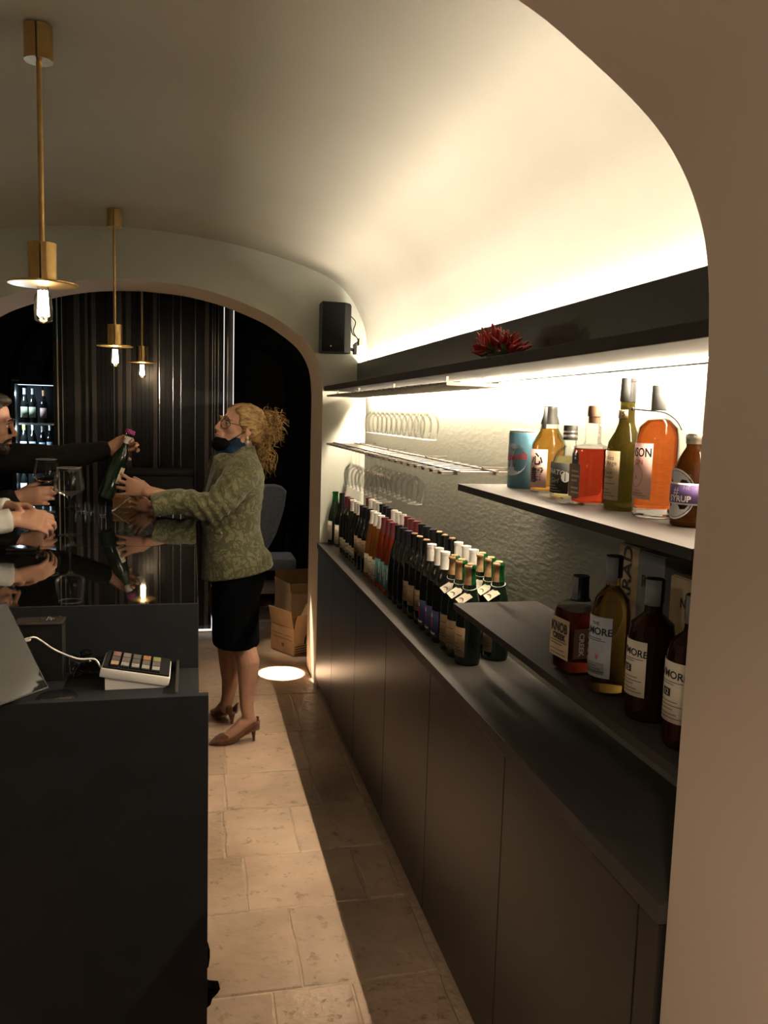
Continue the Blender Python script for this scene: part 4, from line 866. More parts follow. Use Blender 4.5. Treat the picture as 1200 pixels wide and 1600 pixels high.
# fridge
FY = 6.75; fx0, fx1 = at(17, 640, 'y', FY).x, at(17, 640, 'y', FY).x + .60
t = thing('wine_fridge', 'black glass-fronted wine fridge with cool lit shelves at the far left', 'fridge', ((fx0 + fx1) / 2, FY + .25, 0))
fz1 = at(40, 590, 'y', FY).z
bm = BM(); box(bm, fx0, fx0 + .03, FY, FY + .5, 0, fz1); box(bm, fx1 - .03, fx1, FY, FY + .5, 0, fz1); box(bm, fx0 + .03, fx1 - .03, FY, FY + .5, fz1 - .05, fz1); box(bm, fx0 + .03, fx1 - .03, FY, FY + .5, 0, .10); box(bm, fx0 + .03, fx1 - .03, FY + .47, FY + .5, .10, fz1 - .05); obj('case', bm, M['black'], t)
bm = BM(); box(bm, fx0 + .05, fx1 - .05, FY + .012, FY + .03, fz1 - .0545, fz1 - .0505); obj('light_line', bm, M['ledblue'], t)
for z in (1.68, 1.42, 1.12): lamp('fridge_lamp', 'POINT', (fx0 + .04, FY + .02, z), (0, 0, 0), 4.2, (.62, .82, 1), .012)
bm = BM(); box(bm, fx0 + .028, fx1 - .028, FY + .002, FY + .006, .09, fz1 - .045); obj('glass_door', bm, M['glass'], t)
bm = BM(); box(bm, fx0 + .01, fx0 + .06, FY - .004, FY - .0005, fz1 - .028, fz1 - .018); obj('badge', bm, M['stampgrey'], t)
sz = [at(50, 661, 'y', FY + .05).z, at(50, 713, 'y', FY + .05).z, at(50, 778, 'y', FY + .05).z]
for z in sz:
    bm = BM(); box(bm, fx0 + .046, fx1 - .032, FY + .03, FY + .44, z - .014, z); obj('shelf', bm, M['steel'], t)
fb = {'a': ('dark bottle with pale cap', M['whitecap'], M['bluelabel']), 'b': ('bottle with orange cap and pink label', M['cork'], M['pinklabel']), 'c': ('bottle with lime green cap', M['greenneck'], M['whiteink'])}
def fbot(px, si, h, cap, lab, label, m=None):
    z = sz[si]; q = at(px, 650, 'y', FY + .10); k = h / .325; o = obj('fridge_bottle', lathe(BM(), [(r * k, zz * k) for r, zz in P_BURG], 14), m or M['darkbottle'], smooth=50); o.location = (q.x, FY + .10, z + .0003)
    obj('capsule', lathe(BM(), [(r * k + .001, zz * k) for r, zz in sub(P_BURG, .268, .3249, 0)], 12), cap, o, smooth=50, world=False); obj('paper_label', arc_panel(.0395 * k, -PI / 2 - .1, .9, .05 * k, .15 * k), lab, o, smooth='all', world=False)
    tag(o, label, 'bottle', 'bottles in the wine fridge')
limecap = mat('lime_capsule', (.35, .50, .06), .4); palecap = mat('pale_green_capsule', (.40, .50, .40), .4); paleb = mat('pale_blue_label', (.40, .50, .60), .6); ylab = mat('yellow_green_label', (.30, .34, .22), .6)
fbot(39, 0, .262, M['stampgrey'], ylab, 'slim bottle in fridge top row, nearest the man'); fbot(52, 0, .262, M['stampgrey'], ylab, 'slim bottle in fridge top row, in the middle'); fbot(69, 0, .250, M['cork'], M['pinklabel'], 'orange-capped bottle with pale pink label in fridge top row')
fbot(37, 1, .24, limecap, M['whiteink'], 'lime-capped bottle in the fridge middle row'); fbot(51, 1, .24, palecap, paleb, 'pale green-capped bottle with white label in fridge middle row'); fbot(66, 1, .23, M['stampgrey'], paleb, 'grey-capped bottle in fridge middle row, third along'); fbot(78, 1, .24, M['whitecap'], paleb, 'white-capped bottle in fridge middle row, beside the partition')
fbot(36, 2, .24, limecap, M['whiteink'], 'white-labelled bottle in the fridge bottom row'); fbot(52, 2, .24, M['stampgrey'], paleb, 'blue-labelled bottle in the fridge bottom row, second along')
# service cabinet behind the bar end
a, b = at(236, 738, 'y', 5.5), at(302, 738, 'y', 5.5)
t = thing('service_cabinet', 'tall dark service cabinet between the bar end and partition', 'cabinet', ((a.x + b.x) / 2, 5.7, 0))
bm = BM(); box(bm, a.x - .15, b.x, 5.52, 5.90, 0, a.z - .02); obj('body', bm, M['barblack'], t); bm = BM(); box(bm, a.x - .16, b.x + .002, 5.50, 5.91, a.z - .019, a.z, .002); obj('top', bm, M['barblack'], t)
bm = BM(); box(bm, a.x - .145, b.x - .005, 5.50, 5.518, .05, a.z - .025, .002); obj('door', bm, M['barblack'], t)
# upholstered chair
t = thing('lounge_chair', 'dark grey upholstered chair standing behind the woman', 'chair', (.56, 6.7, 0))
cy_ = 6.6; pts = [(395, 758), (430, 757), (441, 760), (449, 768), (446, 790), (440, 812), (432, 836), (420, 858), (412, 868), (395, 860)]
bm = BM(); r_ = [[at(px, py, 'y', cy_) + V((0, dy, 0)) for px, py in pts] for dy in (0, .05, .11)]
for p in r_[1]: p.y -= 0
cen = sum(r_[0], V()) / len(pts); r_[0] = [cen + (p - cen) * .94 for p in r_[0]]; cen2 = sum(r_[2], V()) / len(pts); r_[2] = [cen2 + (p - cen2) * .94 for p in r_[2]]
grid_faces(bm, r_); obj('backrest', bm, M['greyfabric'], t, smooth=50)
sx0, sx1 = .42, .78
bm = BM(); box(bm, sx0, sx1, 6.25, 6.60, .40, .49, .02); obj('seat', bm, M['greyfabric'], t, smooth=40)
for lx in (sx0 + .03, sx1 - .03):
    for ly in (6.28, 6.66): bm = BM(); tube(bm, [(lx, ly, .001), (lx, ly, .41 if ly < 6.5 else .62)], .014, 8, round_ends=False); obj('leg', bm, M['black'], t, smooth=60)
# cardboard boxes
def carton_box(loc, rot, sx, sy, h, flaps, lab, pr=False):
    t = thing('cardboard_box', lab, 'box', loc, 'open cardboard boxes by the far arch'); R3 = Matrix.Translation(loc) @ Matrix.Rotation(rot, 4, 'Z'); th = .004
    for nm, dims in (('side_panel', (-sx / 2, sx / 2, -sy / 2, -sy / 2 + th)), ('side_panel', (-sx / 2, sx / 2, sy / 2 - th, sy / 2)), ('side_panel', (-sx / 2, -sx / 2 + th, -sy / 2 + th, sy / 2 - th)), ('side_panel', (sx / 2 - th, sx / 2, -sy / 2 + th, sy / 2 - th))):
        bm = BM(); box(bm, *dims, .006, h, mtx=R3); obj(nm, bm, M['cardboard'], t)
    bm = BM(); box(bm, -sx / 2 + th, sx / 2 - th, -sy / 2 + th, sy / 2 - th, .002, .0055, mtx=R3); obj('bottom_panel', bm, M['cardboard'], t)
    for ax, sg, ang, ln in flaps:
        T = R3 @ (Matrix.Translation((0, sg * sy / 2, h + .002)) @ Matrix.Rotation(-sg * ang, 4, 'X') if ax == 'y' else Matrix.Translation((sg * sx / 2, 0, h + .002)) @ Matrix.Rotation(sg * ang, 4, 'Y'))
        w_ = (sx if ax == 'y' else sy) / 2 - .004; bm = BM(); 
        if ax == 'y': box(bm, -w_, w_, -.002, .002, 0, ln, mtx=T)
        else: box(bm, -.002, .002, -w_, w_, 0, ln, mtx=T)
        obj('flap', bm, M['cardboard'], t)
    if pr:
        bm = BM()
        for k in range(4): box(bm, -sx / 2 + .01, sx / 2 - .01, -sy / 2 - .0008, -sy / 2 - .0002, .012 + .016 * k, .018 + .016 * k, mtx=R3)
        obj('printed_stripe', bm, M['ink'], t)
        bm = BM(); a = [PI * k / 12 for k in range(13)]; tube(bm, [R3 @ V((-.005 + .03 * math.cos(x), -sy / 2 - .001, .078 + .055 * math.sin(x))) for x in a], [.006 + .006 * math.sin(x) for x in a], 6); obj('printed_arch', bm, M['ink'], t)
        bm = BM()
        for z in (.10, .125): box(bm, -sx / 2 - .0008, -sx / 2 - .0002, -sy / 2 + .02, sy / 2 - .02, z, z + .003, mtx=R3)
        box(bm, -sx / 2 - .0008, -sx / 2 - .0002, -.02, .005, .045, .07, mtx=R3); obj('printed_line', bm, M['brownlabel'], t)
    return t
carton_box((.70, 5.50, .0), .52, .25, .26, .185, (('x', -1, .20, .12), ('y', -1, .32, .10), ('x', 1, .5, .1)), 'open printed cardboard box on the floor by the far arch', True)
carton_box((.80, 5.93, .0), .25, .33, .33, .34, (('y', -1, .12, .06), ('x', -1, .10, .06), ('y', 1, .1, .10)), 'taller plain cardboard box behind the printed open box')
# ------------------------------------------------------------ people
def frame(f, up=(0, 0, 1)):
    f = V(f).normalized(); l = V(up).cross(f).normalized(); u = f.cross(l); return Matrix((f, l, u)).transposed()
def head(bm, mtx, s=1.0, man=False):
    """skull, jaw and features in head space: x forward, y to the left, z up, eyes at z = 0"""
    T = mtx @ Matrix.Scale(s, 4); e = lambda c, r: ell(bm, V(c), r, T)
    tb = lambda p, r, **k: tube(bm, [T @ V(q) for q in p], [tuple(x * s for x in q) if isinstance(q, tuple) else q * s for q in (r if isinstance(r, list) else [r] * len(p))], 10, **k)
    e((-.018, 0, .030), (.096, .074, .084)); e((.018, 0, .012), (.064, .066, .076)); e((.022, 0, -.038), (.060, .058, .062)); e((.030, 0, -.070), (.048, .046, .040))
    for y in (-1, 1):
        tb([(-.012, y * .064, -.030), (-.004, y * .058, -.066), (.034, y * .040, -.092), (.066, y * .012, -.104)], [.014, .015, .014, .013])
        e((.050, y * .036, -.026), (.028, .024, .024)); tb([(.070, y * .046, .016), (.084, y * .030, .021), (.088, y * .012, .017)], [.008, .009, .007])
        e((.0660, y * .031, -.0015), (.0150, .0165, .0125)); e((.092, y * .0115, -.044), (.0105, .0085, .0085))
        e((-.012, y * .076, -.012), (.018, .007, .030)); tb([(-.006, y * .078, .012), (-.020, y * .084, .018), (-.031, y * .084, .004), (-.024, y * .081, -.020), (-.012, y * .078, -.038)], [.0045] * 5)
    e((.070, 0, -.104), (.020, .022, .016))
    tb([(.084, 0, .012), (.093, 0, -.008), ((.106 if man else .1035), 0, -.030), ((.110 if man else .1065), 0, -.037)], [(.008, .008), (.0085, .010), (.0098, .0105), (.0108, .010)])
    e((.080, 0, -.062), (.017, .026, .022))
    tb([(.083, -.022, -.069), (.0945, -.008, -.0655), (.0945, .008, -.0655), (.083, .022, -.069)], [.0035, .0058, .0058, .0035])
    tb([(.083, -.020, -.072), (.0915, 0, -.0775), (.083, .020, -.072)], [.0035, .0068, .0035])
    if man: tb([(.0885, -.030, .020), (.093, 0, .018), (.0885, .030, .020)], [.006, .006, .006])
def eyes(par, mtx, s=1.0, look=(1, 0, 0)):
    for y in (-1, 1):
        c = mtx @ (V((.0690, y * .031, -.0015)) * s); R_ = mtx.to_3x3()
        bm = BM(); ell(bm, c, (.0130 * s,) * 3); ey = obj('eyeball', bm, M['eyewhite'], par, smooth='all')
        bm = BM(); ell(bm, c + R_ @ (V(look).normalized() * .0088 * s), (.0058 * s,) * 3); obj('iris', bm, M['iris'], ey, smooth='all')
        bm = BM(); tube(bm, [mtx @ (V(q) * s) for q in ((.074, y * .047, -.001), (.0815, y * .039, .0052), (.0830, y * .030, .0065), (.0800, y * .020, .0012))], [.0012, .0019, .0019, .001], 6); obj('eyelashes', bm, M['darkhair'], par, smooth='all')
def hand(bm, wpos, d, n, t, curls, spread=.12, s=1.0, thumb=(.55, .75, .35), tcurl=.35, fore=None):
    """palm and five separate fingers: d wrist to knuckles, n out of the palm, t towards the thumb"""
    d, n, t = V(d).normalized(), V(n), V(t); n = (n - d * n.dot(d)).normalized(); t = (t - d * t.dot(d) - n * t.dot(n)).normalized(); w_ = V(wpos)
    def pl(x, y, z): return w_ + (d * x + t * y + n * z) * s
    tube(bm, [pl(-.02, 0, 0), pl(.012, .001, 0), pl(.045, .003, .001), pl(.078, .002, 0), pl(.090, 0, -.001)], [(.024 * s, .018 * s), (.027 * s, .017 * s), (.037 * s, .0165 * s), (.041 * s, .0135 * s), (.037 * s, .010 * s)], 14, up=n)
    ell(bm, pl(.035, .024, .010), (.018 * s,) * 3)
    data = [(.031, (.043, .026, .021), .0088), (.0105, (.048, .030, .022), .0090), (-.0105, (.044, .028, .021), .0085), (-.0300, (.034, .021, .018), .0075)]
    for k, (off, ph, r) in enumerate(data):
        p = pl(.086 - abs(off - .008) * .22, off, -.001); a = 0; sp = (1.3 - k) * spread; pts = [p - d * .022 * s, p]; c = curls[k] if isinstance(curls[k], (list, tuple)) else (curls[k],) * 3
        for q, ln in enumerate(ph):
            a += c[q]; dirv = (d * math.cos(sp) + t * math.sin(sp)) * math.cos(a) + n * math.sin(a); p = p + dirv * ln * s; pts.append(p)
        tube(bm, pts, [r * s * .95, r * s * 1.06, r * s * .98, r * s * .90, r * s * .74], 10, up=n)
    p = pl(.018, .022, .006); dv = (d * thumb[0] + t * thumb[1] + n * thumb[2]).normalized(); pts = [p - dv * .006 * s, p + dv * .038 * s]; dv2 = (dv + n * tcurl + d * tcurl * .8).normalized(); pts += [pts[-1] + dv2 * .032 * s]; dv3 = (dv2 + d * tcurl * .6 + n * tcurl * .4).normalized(); pts += [pts[-1] + dv3 * .026 * s]
    tube(bm, pts, [.0135 * s, .0115 * s, .0100 * s, .0080 * s], 10, up=n)
def folds(amp, sc_, st=(1, 1, 1)):
    return lambda c: amp * (noise.noise(V((c.x * st[0], c.y * st[1], c.z * st[2])) * sc_) + .5 * noise.noise(V((c.x * st[0], c.y * st[1], c.z * st[2])) * sc_ * 2.3))
def loft(bm, secs, seg=28, pw=2.3):
    """secs: (xfront, xback, ycentre, half width, z front, z back)"""
    rings = []
    for xf, xk, yc_, hw, zf, zb in secs:
        ring = []; cx = (xf + xk) / 2; a_ = abs(xk - xf) / 2
        for k in range(seg):
            a = 2 * PI * k / seg; c, s = math.cos(a), math.sin(a); q = (abs(c) ** pw + abs(s) ** pw) ** (-1 / pw); x = cx + a_ * q * c; f = (x - xf) / (xk - xf); ring.append(V((x, yc_ + hw * q * s, zf + (zb - zf) * f)))
        rings.append(ring)
    grid_faces(bm, rings)
# ---------------- woman with the bottle
WY = 4.03
def W(px, py, y=WY): return at(px, py, 'y', y)
t = bpy.data.objects.new('person', None)
body = BM()
hd_f = V((-math.cos(.40) * math.cos(.30), -math.sin(.40) * math.cos(.30), math.sin(.30))); hs = 1.04
R3 = frame(hd_f); eye = W(358, 661, WY - .05)
hm = R3.to_4x4(); off = hm @ (V((.069, .031, -.0015)) * hs); hm = Matrix.Translation(eye - off) @ hm
head(body, hm, hs)
sh_n = hm @ V((-.035, 0, -.06)); nb = W(372, 708, WY)
tube(body, [sh_n, (sh_n + nb) / 2, nb, W(374, 735)], [.050, .050, .056, .07], 16)
loft(body, [(W(340, 730).x, W(402, 730).x, WY, .14, W(0, 730).z, W(0, 730).z), (W(335, 770).x, W(404, 770).x, WY, .135, W(0, 770).z, W(0, 770).z), (W(328, 830).x, W(400, 830).x, WY, .12, W(0, 830).z, W(0, 830).z), (W(330, 900).x, W(415, 900).x, WY + .02, .165, W(0, 900).z, W(0, 900).z), (W(338, 940).x, W(402, 940).x, WY + .02, .15, W(0, 940).z, W(0, 940).z)], 20)
# legs
YA, YB = 3.945, 4.20
def leg(pts, y): tube(body, [W(a, b, y + dy) for a, b, r, dy in pts], [r for a, b, r, dy in pts], 16)
leg([(366, 930, .080, .04), (374, 985, .057, .02), (381, 1008, .0555, .01), (388, 1034, .0560, .0), (387, 1060, .047, 0), (385, 1085, .036, 0), (386, 1106, .032, 0), (389, 1122, .030, 0)], YA)
leg([(352, 930, .085, -.04), (355, 985, .066, -.02), (357, 1012, .056, -.01), (359, 1038, .0525, 0), (360, 1062, .044, 0), (357, 1084, .034, 0), (354, 1098, .031, 0), (353, 1106, .030, 0)], YB)
# feet inside the shoes
tube(body, [W(392, 1124, YA), W(378, 1132, YA), W(362, 1146, YA), W(345, 1157, YA), W(336, 1162, YA)], [(.029, .032), (.034, .033), (.036, .026), (.032, .016), (.018, .009)], 14, up=(0, 0, 1))
h2 = V((W(362, 1118, 4.20).x - .005, 4.195, .075)); t2 = V((W(333, 1112, 4.30).x, 4.335, .020))
tube(body, [W(354, 1100, YB), h2 + (t2 - h2) * .25 + V((0, 0, .03)), h2 + (t2 - h2) * .6, t2], [(.030, .034), (.034, .033), (.034, .022), (.018, .01)], 14, up=(0, 0, 1))
# arms
def arm(pts, rads): tube(body, pts, rads, 14)
SL, EL, WL = W(378, 738, 3.86), W(331, 795, 3.80), W(231, 768, 3.83)
arm([SL, EL, WL], [.045, .038, .027])
hand(body, WL, W(190, 757, 3.865) - W(232, 768, 3.83), (0, 1, .10), (.1, 0, 1), [(.12, .30, .30), (.14, .30, .28), (.12, .28, .28), (.10, .22, .22)], .20, 1.03, (.85, .12, .62), .3)
SR, ER, WR = W(380, 738, 4.20), W(335, 800, 4.16), W(238, 800, 4.02)
arm([SR, ER, WR], [.045, .038, .027])
hand(body, WR, W(196, 772, 3.96) - WR, (-.2, -1, .2), (.1, .1, 1), [.35, .4, .42, .45], .10, .98, (.5, .7, .5), .3)
woman = obj('person', union(body, .0042, 3), M['skin'], smooth='all'); bpy.data.objects.remove(t)
tag(woman, 'blond woman in green brocade jacket and black skirt reaching over the bar', 'person')
eyes(woman, hm, hs, (1, .15, -.35))
bm = BM(); tube(bm, [hm @ (V(q) * hs) for q in ((.0855, -.019, -.0690), (.0985, -.006, -.0650), (.0985, .006, -.0650), (.0855, .019, -.0690))], [.002, .0042, .0042, .002], 8); obj('upper_lip', bm, M['lips'], woman, smooth='all')
for y in (-1, 1):
    bm = BM(); tube(bm, [hm @ (V(q) * hs) for q in ((.080, y * .048, .016), (.0925, y * .034, .0245), (.0965, y * .016, .020))], [.0016, .0030, .0022], 6); obj('eyebrow', bm, M['hair'], woman, smooth='all')
# jacket
jk = BM()
def sec(y, xf, xk, hw, yc_=WY, yb=None): a, b = W(xf, y), W(xk, yb or y); return (a.x, b.x, yc_, hw, a.z, b.z)
loft(jk, [sec(903, 311, 427, .195, yb=881), sec(880, 311, 423, .188, yb=862), sec(853, 312, 413, .172), sec(826, 313, 407, .158), sec(797, 318, 407, .160), sec(767, 323, 412, .172), sec(745, 328, 413, .182), sec(728, 331, 409, .180), sec(714, 337, 404, .135), sec(705, 345, 400, .085), sec(696, 356, 397, .066)], 32)
tube(jk, [W(384, 728, 3.90), W(380, 738, 3.87), W(362, 762, 3.83), W(342, 785, 3.80), W(330, 794, 3.80)], [.070, .080, .073, .068, .066], 20)
tube(jk, [W(342, 786, 3.80), W(326, 794, 3.80), W(300, 786, 3.81), W(272, 783, 3.825), W(252, 786, 3.83), W(239, 789, 3.83)], [(.066, .070), (.064, .070), (.060, .068), (.060, .078), (.060, .096), (.054, .114)], 20, up=(0, 1, 0), round_ends=False)
tube(jk, [W(384, 730, 4.16), W(380, 740, 4.19), W(355, 770, 4.18), W(335, 798, 4.16)], [.070, .078, .070, .064], 18)
tube(jk, [W(345, 792, 4.17), W(325, 801, 4.15), W(290, 803, 4.10), W(262, 806, 4.05), W(244, 806, 4.03)], [(.062, .062), (.060, .062), (.05, .058), (.046, .064), (.044, .075)], 18, up=(0, 1, 0), round_ends=False)
cuffx = W(250, 790, 3.83)
def jfold(c):
    f = folds(.005, 9)(c)
    d = (c - V((W(330, 790, 3.8)))).length
    if c.y < 3.93 and d < .2: f += .006 * math.sin((c.x * .85 + c.z * .55) * 150 + 3 * noise.noise(c * 8)) * max(0, 1 - d / .2)
    d2 = (c - W(392, 775, 3.92)).length
    if d2 < .16: f += .006 * math.sin((c.z * 1.0 - c.x * .5) * 130) * (1 - d2 / .16)
    return f
jo = obj('jacket', union(jk, .0055, 4, jfold), M['jacket'], woman, smooth='all')
# collar, lapels and front edges
bm = BM()
def strip(bm, L_, R_, th=.006):
    n = len(L_); a = [bm.verts.new(p) for p in L_]; b = [bm.verts.new(p) for p in R_]; a2 = [bm.verts.new(p + V((-th, -th * .3, 0))) for p in L_]; b2 = [bm.verts.new(p + V((-th, -th * .3, 0))) for p in R_]
    for i in range(n - 1):
        bm.faces.new((a[i], a[i + 1], b[i + 1], b[i])); bm.faces.new((a2[i], b2[i], b2[i + 1], a2[i + 1])); bm.faces.new((a[i], a2[i], a2[i + 1], a[i + 1])); bm.faces.new((b[i], b[i + 1], b2[i + 1], b2[i]))
    bm.faces.new((a[0], b[0], b2[0], a2[0])); bm.faces.new((a[-1], a2[-1], b2[-1], b[-1]))
strip(bm, [W(356, 709, 3.93), W(346, 722, 3.92), W(334, 748, 3.93), W(322, 782, 3.96)], [W(347, 707, 3.965), W(336, 713, 3.97), W(329, 742, 3.99), W(319, 782, 4.0)], .008); obj('lapel', bm, M['jacket'], jo)
bm = BM(); strip(bm, [W(340, 709, 4.12), W(333, 720, 4.14), W(326, 748, 4.13), W(318, 782, 4.1)], [W(340, 707, 4.08), W(331, 713, 4.08), W(325, 742, 4.07), W(317, 782, 4.06)], .008); obj('lapel', bm, M['jacket'], jo)
bm = BM(); a = [PI * (.30 + 1.40 * k / 20) for k in range(21)]
for k in range(1): tube(bm, [V((W(378, 700).x - .062 * math.cos(x) * 1.0, WY - .070 * math.sin(x), W(0, 702).z - .02 + .016 * (1 - math.cos(x)) / 2)) for x in [PI * (.15 + 1.7 * k / 20) + PI * 0 for k in range(21)]], (.010, .022) and [(.009, .020)] * 21, 10); obj('collar', bm, M['jacket'], jo, smooth='all')
for px, py in ((331, 829), (346, 833)):
    bm = BM(); ell(bm, W(px, py, 3.875 if px > 340 else 3.89), (.004, .004, .004)); obj('button', bm, M['goldwire'], jo, smooth='all')
# skirt
bm = BM(); loft(bm, [sec(1005, 331, 405, .156, WY + .01, 1005), sec(1000, 331, 405.5, .158, WY + .01, 1000), sec(970, 331, 405, .164, WY + .01), sec(930, 332, 406, .172, WY + .01), sec(900, 330, 416, .180, WY + .01), sec(870, 332, 414, .160, WY + .01), sec(840, 335, 402, .13, WY)], 36)
b2 = union(bm, .008, 2, folds(.003, 7)); sk = obj('skirt', b2, M['skirt'], woman, smooth='all')
# scarf top
bm = BM(); tube(bm, [W(368, 697, 4.0), W(364, 704, 4.0), W(360, 714, 4.01), W(356, 726, 4.02)], [(.056, .052), (.060, .060), (.070, .070), (.075, .085)], 20, up=(0, 1, 0)); ell(bm, W(349, 707, 4.0), (.030, .052, .018))
obj('scarf', union(bm, .005, 2, folds(.004, 26, (1, 1, 1.6))), M['scarf'], woman, smooth='all')
# mask under the chin
bm = BM(); Tm = hm @ Matrix.Scale(hs, 4)
ell(bm, V((.052, 0, -.103)), (.058, .056, .036), Tm); ell(bm, V((.020, 0, -.112)), (.055, .058, .030), Tm); ell(bm, V((.072, 0, -.098)), (.036, .040, .030), Tm)
mk = obj('face_mask', union(bm, .004, 3, folds(.003, 40)), M['maskcloth'], woman, smooth='all')
for y in (-1, 1):
    bm = BM(); tube(bm, spline([Tm @ V(q) for q in ((.055, y * .051, -.082), (.030, y * .064, -.052), (.004, y * .073, -.020), (-.016, y * .083, .012))], 4), .0020, 6); obj('ear_loop', bm, M['maskcloth'], mk, smooth='all')
    # earrings
    bm = BM(); c = Tm @ V((-.012, y * .084, -.046)); ell(bm, c, (.0085, .0085, .0095)); ell(bm, c + V((0, 0, -.020)), (.0105, .0105, .0125))
    for k in range(8): ell(bm, c + V((.0095 * math.cos(k * PI / 4), -.003 * y, -.020 + .0095 * math.sin(k * PI / 4))), (.003,) * 3, seg=8)
    obj('earring', bm, M['pearl'], woman, smooth='all')
# glasses
sp = None
bm = BM()
def lens_ring(y0): return [Tm @ V((.100 - .020 * abs(math.cos(a) * .024 + (y0 - 0)) / .05 * 1.0, y0 + .0275 * math.cos(a), -.008 + .0250 * math.sin(a))) for a in [2 * PI * k / 28 for k in range(29)]]
for y0 in (-.034, .034): tube(bm, lens_ring(y0), .0025, 6, round_ends=False)
tube(bm, [Tm @ V((.0965, -.010, -.002)), Tm @ V((.101, 0, .001)), Tm @ V((.0965, .010, -.002))], .0016, 6)
for y in (-1, 1): tube(bm, [Tm @ V((.080, y * .058, -.004)), Tm @ V((.064, y * .074, -.003)), Tm @ V((-.004, y * .080, .004)), Tm @ V((-.024, y * .081, -.010))], .0019, 6)
gl = obj('eyeglasses', bm, M['framebrown'], woman, smooth='all')
for y0 in (-.034, .034):
    bm = BM(); rg = lens_ring(y0)[:-1]; c = bm.verts.new(sum(rg, V()) / 28 + (Tm.to_3x3() @ V((.003, 0, 0)))); vs = [bm.verts.new(p) for p in rg]
    for i in range(28): bm.faces.new((vs[i], vs[(i + 1) % 28], c))
    obj('lens', bm, M['glass'], gl, smooth='all')
# hair
rnd = random.Random(11); bm = BM()
ell(bm, V((-.030, 0, .042)), (.092, .082, .080), Tm); ell(bm, V((-.075, 0, .02)), (.066, .074, .082), Tm); ell(bm, V((-.118, .0, .050)), (.052, .056, .054), Tm)
for y in (-1, 1): ell(bm, V((-.030, y * .052, .012)), (.052, .036, .062), Tm); ell(bm, V((.018, y * .040, .066)), (.044, .034, .030), Tm); ell(bm, V((.004, y * .062, .028)), (.036, .018, .042), Tm)
ho = obj('hair', union(bm, .005, 3, folds(.005, 34, (1, 1, 1))), M['hair'], woman, smooth='all')
bm = BM()
for k in range(150):   # combed strands from the brow to the knot
    y = rnd.uniform(-1, 1); a = rnd.uniform(0, 1); s_ = 1 if y > 0 else -1
    st = V((.066 - .050 * abs(y) - .02 * a, y * .066, .082 - .075 * abs(y) ** 1.5 + .004)); m1 = V((.010 - .05 * abs(y), y * .088, .112 - .095 * abs(y) ** 1.6)); m2 = V((-.060, y * .090, .100 - .075 * abs(y) ** 1.6 + rnd.uniform(-.01, .01))); en = V((-.120 + rnd.uniform(-.02, .02), y * .045, .055 + rnd.uniform(-.03, .02)))
    tube(bm, spline([Tm @ q for q in (st, m1, m2, en)], 5), [.0012] + [.0028] * 14 + [.0015], 5)
def curl(p, d, ln, r, turns, th):
    d = d.normalized(); u = d.cross(V((.3, .9, .2))).normalized(); v = d.cross(u); ph = rnd.uniform(0, 6.3); n = 16; pts = []
    for i in range(n):
        f = i / (n - 1); a = ph + turns * 2 * PI * f; pts.append(p + d * ln * f + (u * math.cos(a) + v * math.sin(a)) * r * min(1, f * 3) * (1 - .3 * f) + V((0, 0, -.18 * ln * f * f)))
    tube(bm, pts, [th] * (n - 3) + [th * .8, th * .5, th * .25], 5)
for k in range(300):   # loose knot and curls
    a, b = rnd.uniform(0, 2 * PI), rnd.uniform(-.9, 1.0); c = V((-.118 + .045 * math.cos(a) * (1 - b * b) ** .5, .050 * math.sin(a), .045 + .050 * b))
    d = (c - V((-.085, 0, .03))) + V((rnd.uniform(-.03, .01), rnd.uniform(-.03, .03), rnd.uniform(-.04, .03))); curl(Tm @ c, Tm.to_3x3() @ d, rnd.uniform(.035, .080), rnd.uniform(.008, .018), rnd.uniform(.9, 2.0), rnd.uniform(.0009, .0020))
for k in range(70):
    c = V((-.105 + rnd.uniform(-.03, .03), rnd.uniform(-.05, .06), .0 + rnd.uniform(-.03, .02))); curl(Tm @ c, V((.25 + rnd.uniform(-.2, .25), rnd.uniform(-.25, .1), -1)), rnd.uniform(.08, .175), rnd.uniform(.010, .018), rnd.uniform(1.2, 2.4), rnd.uniform(.0010, .0020))
obj('curls', bm, M['hair'], ho, smooth='all')
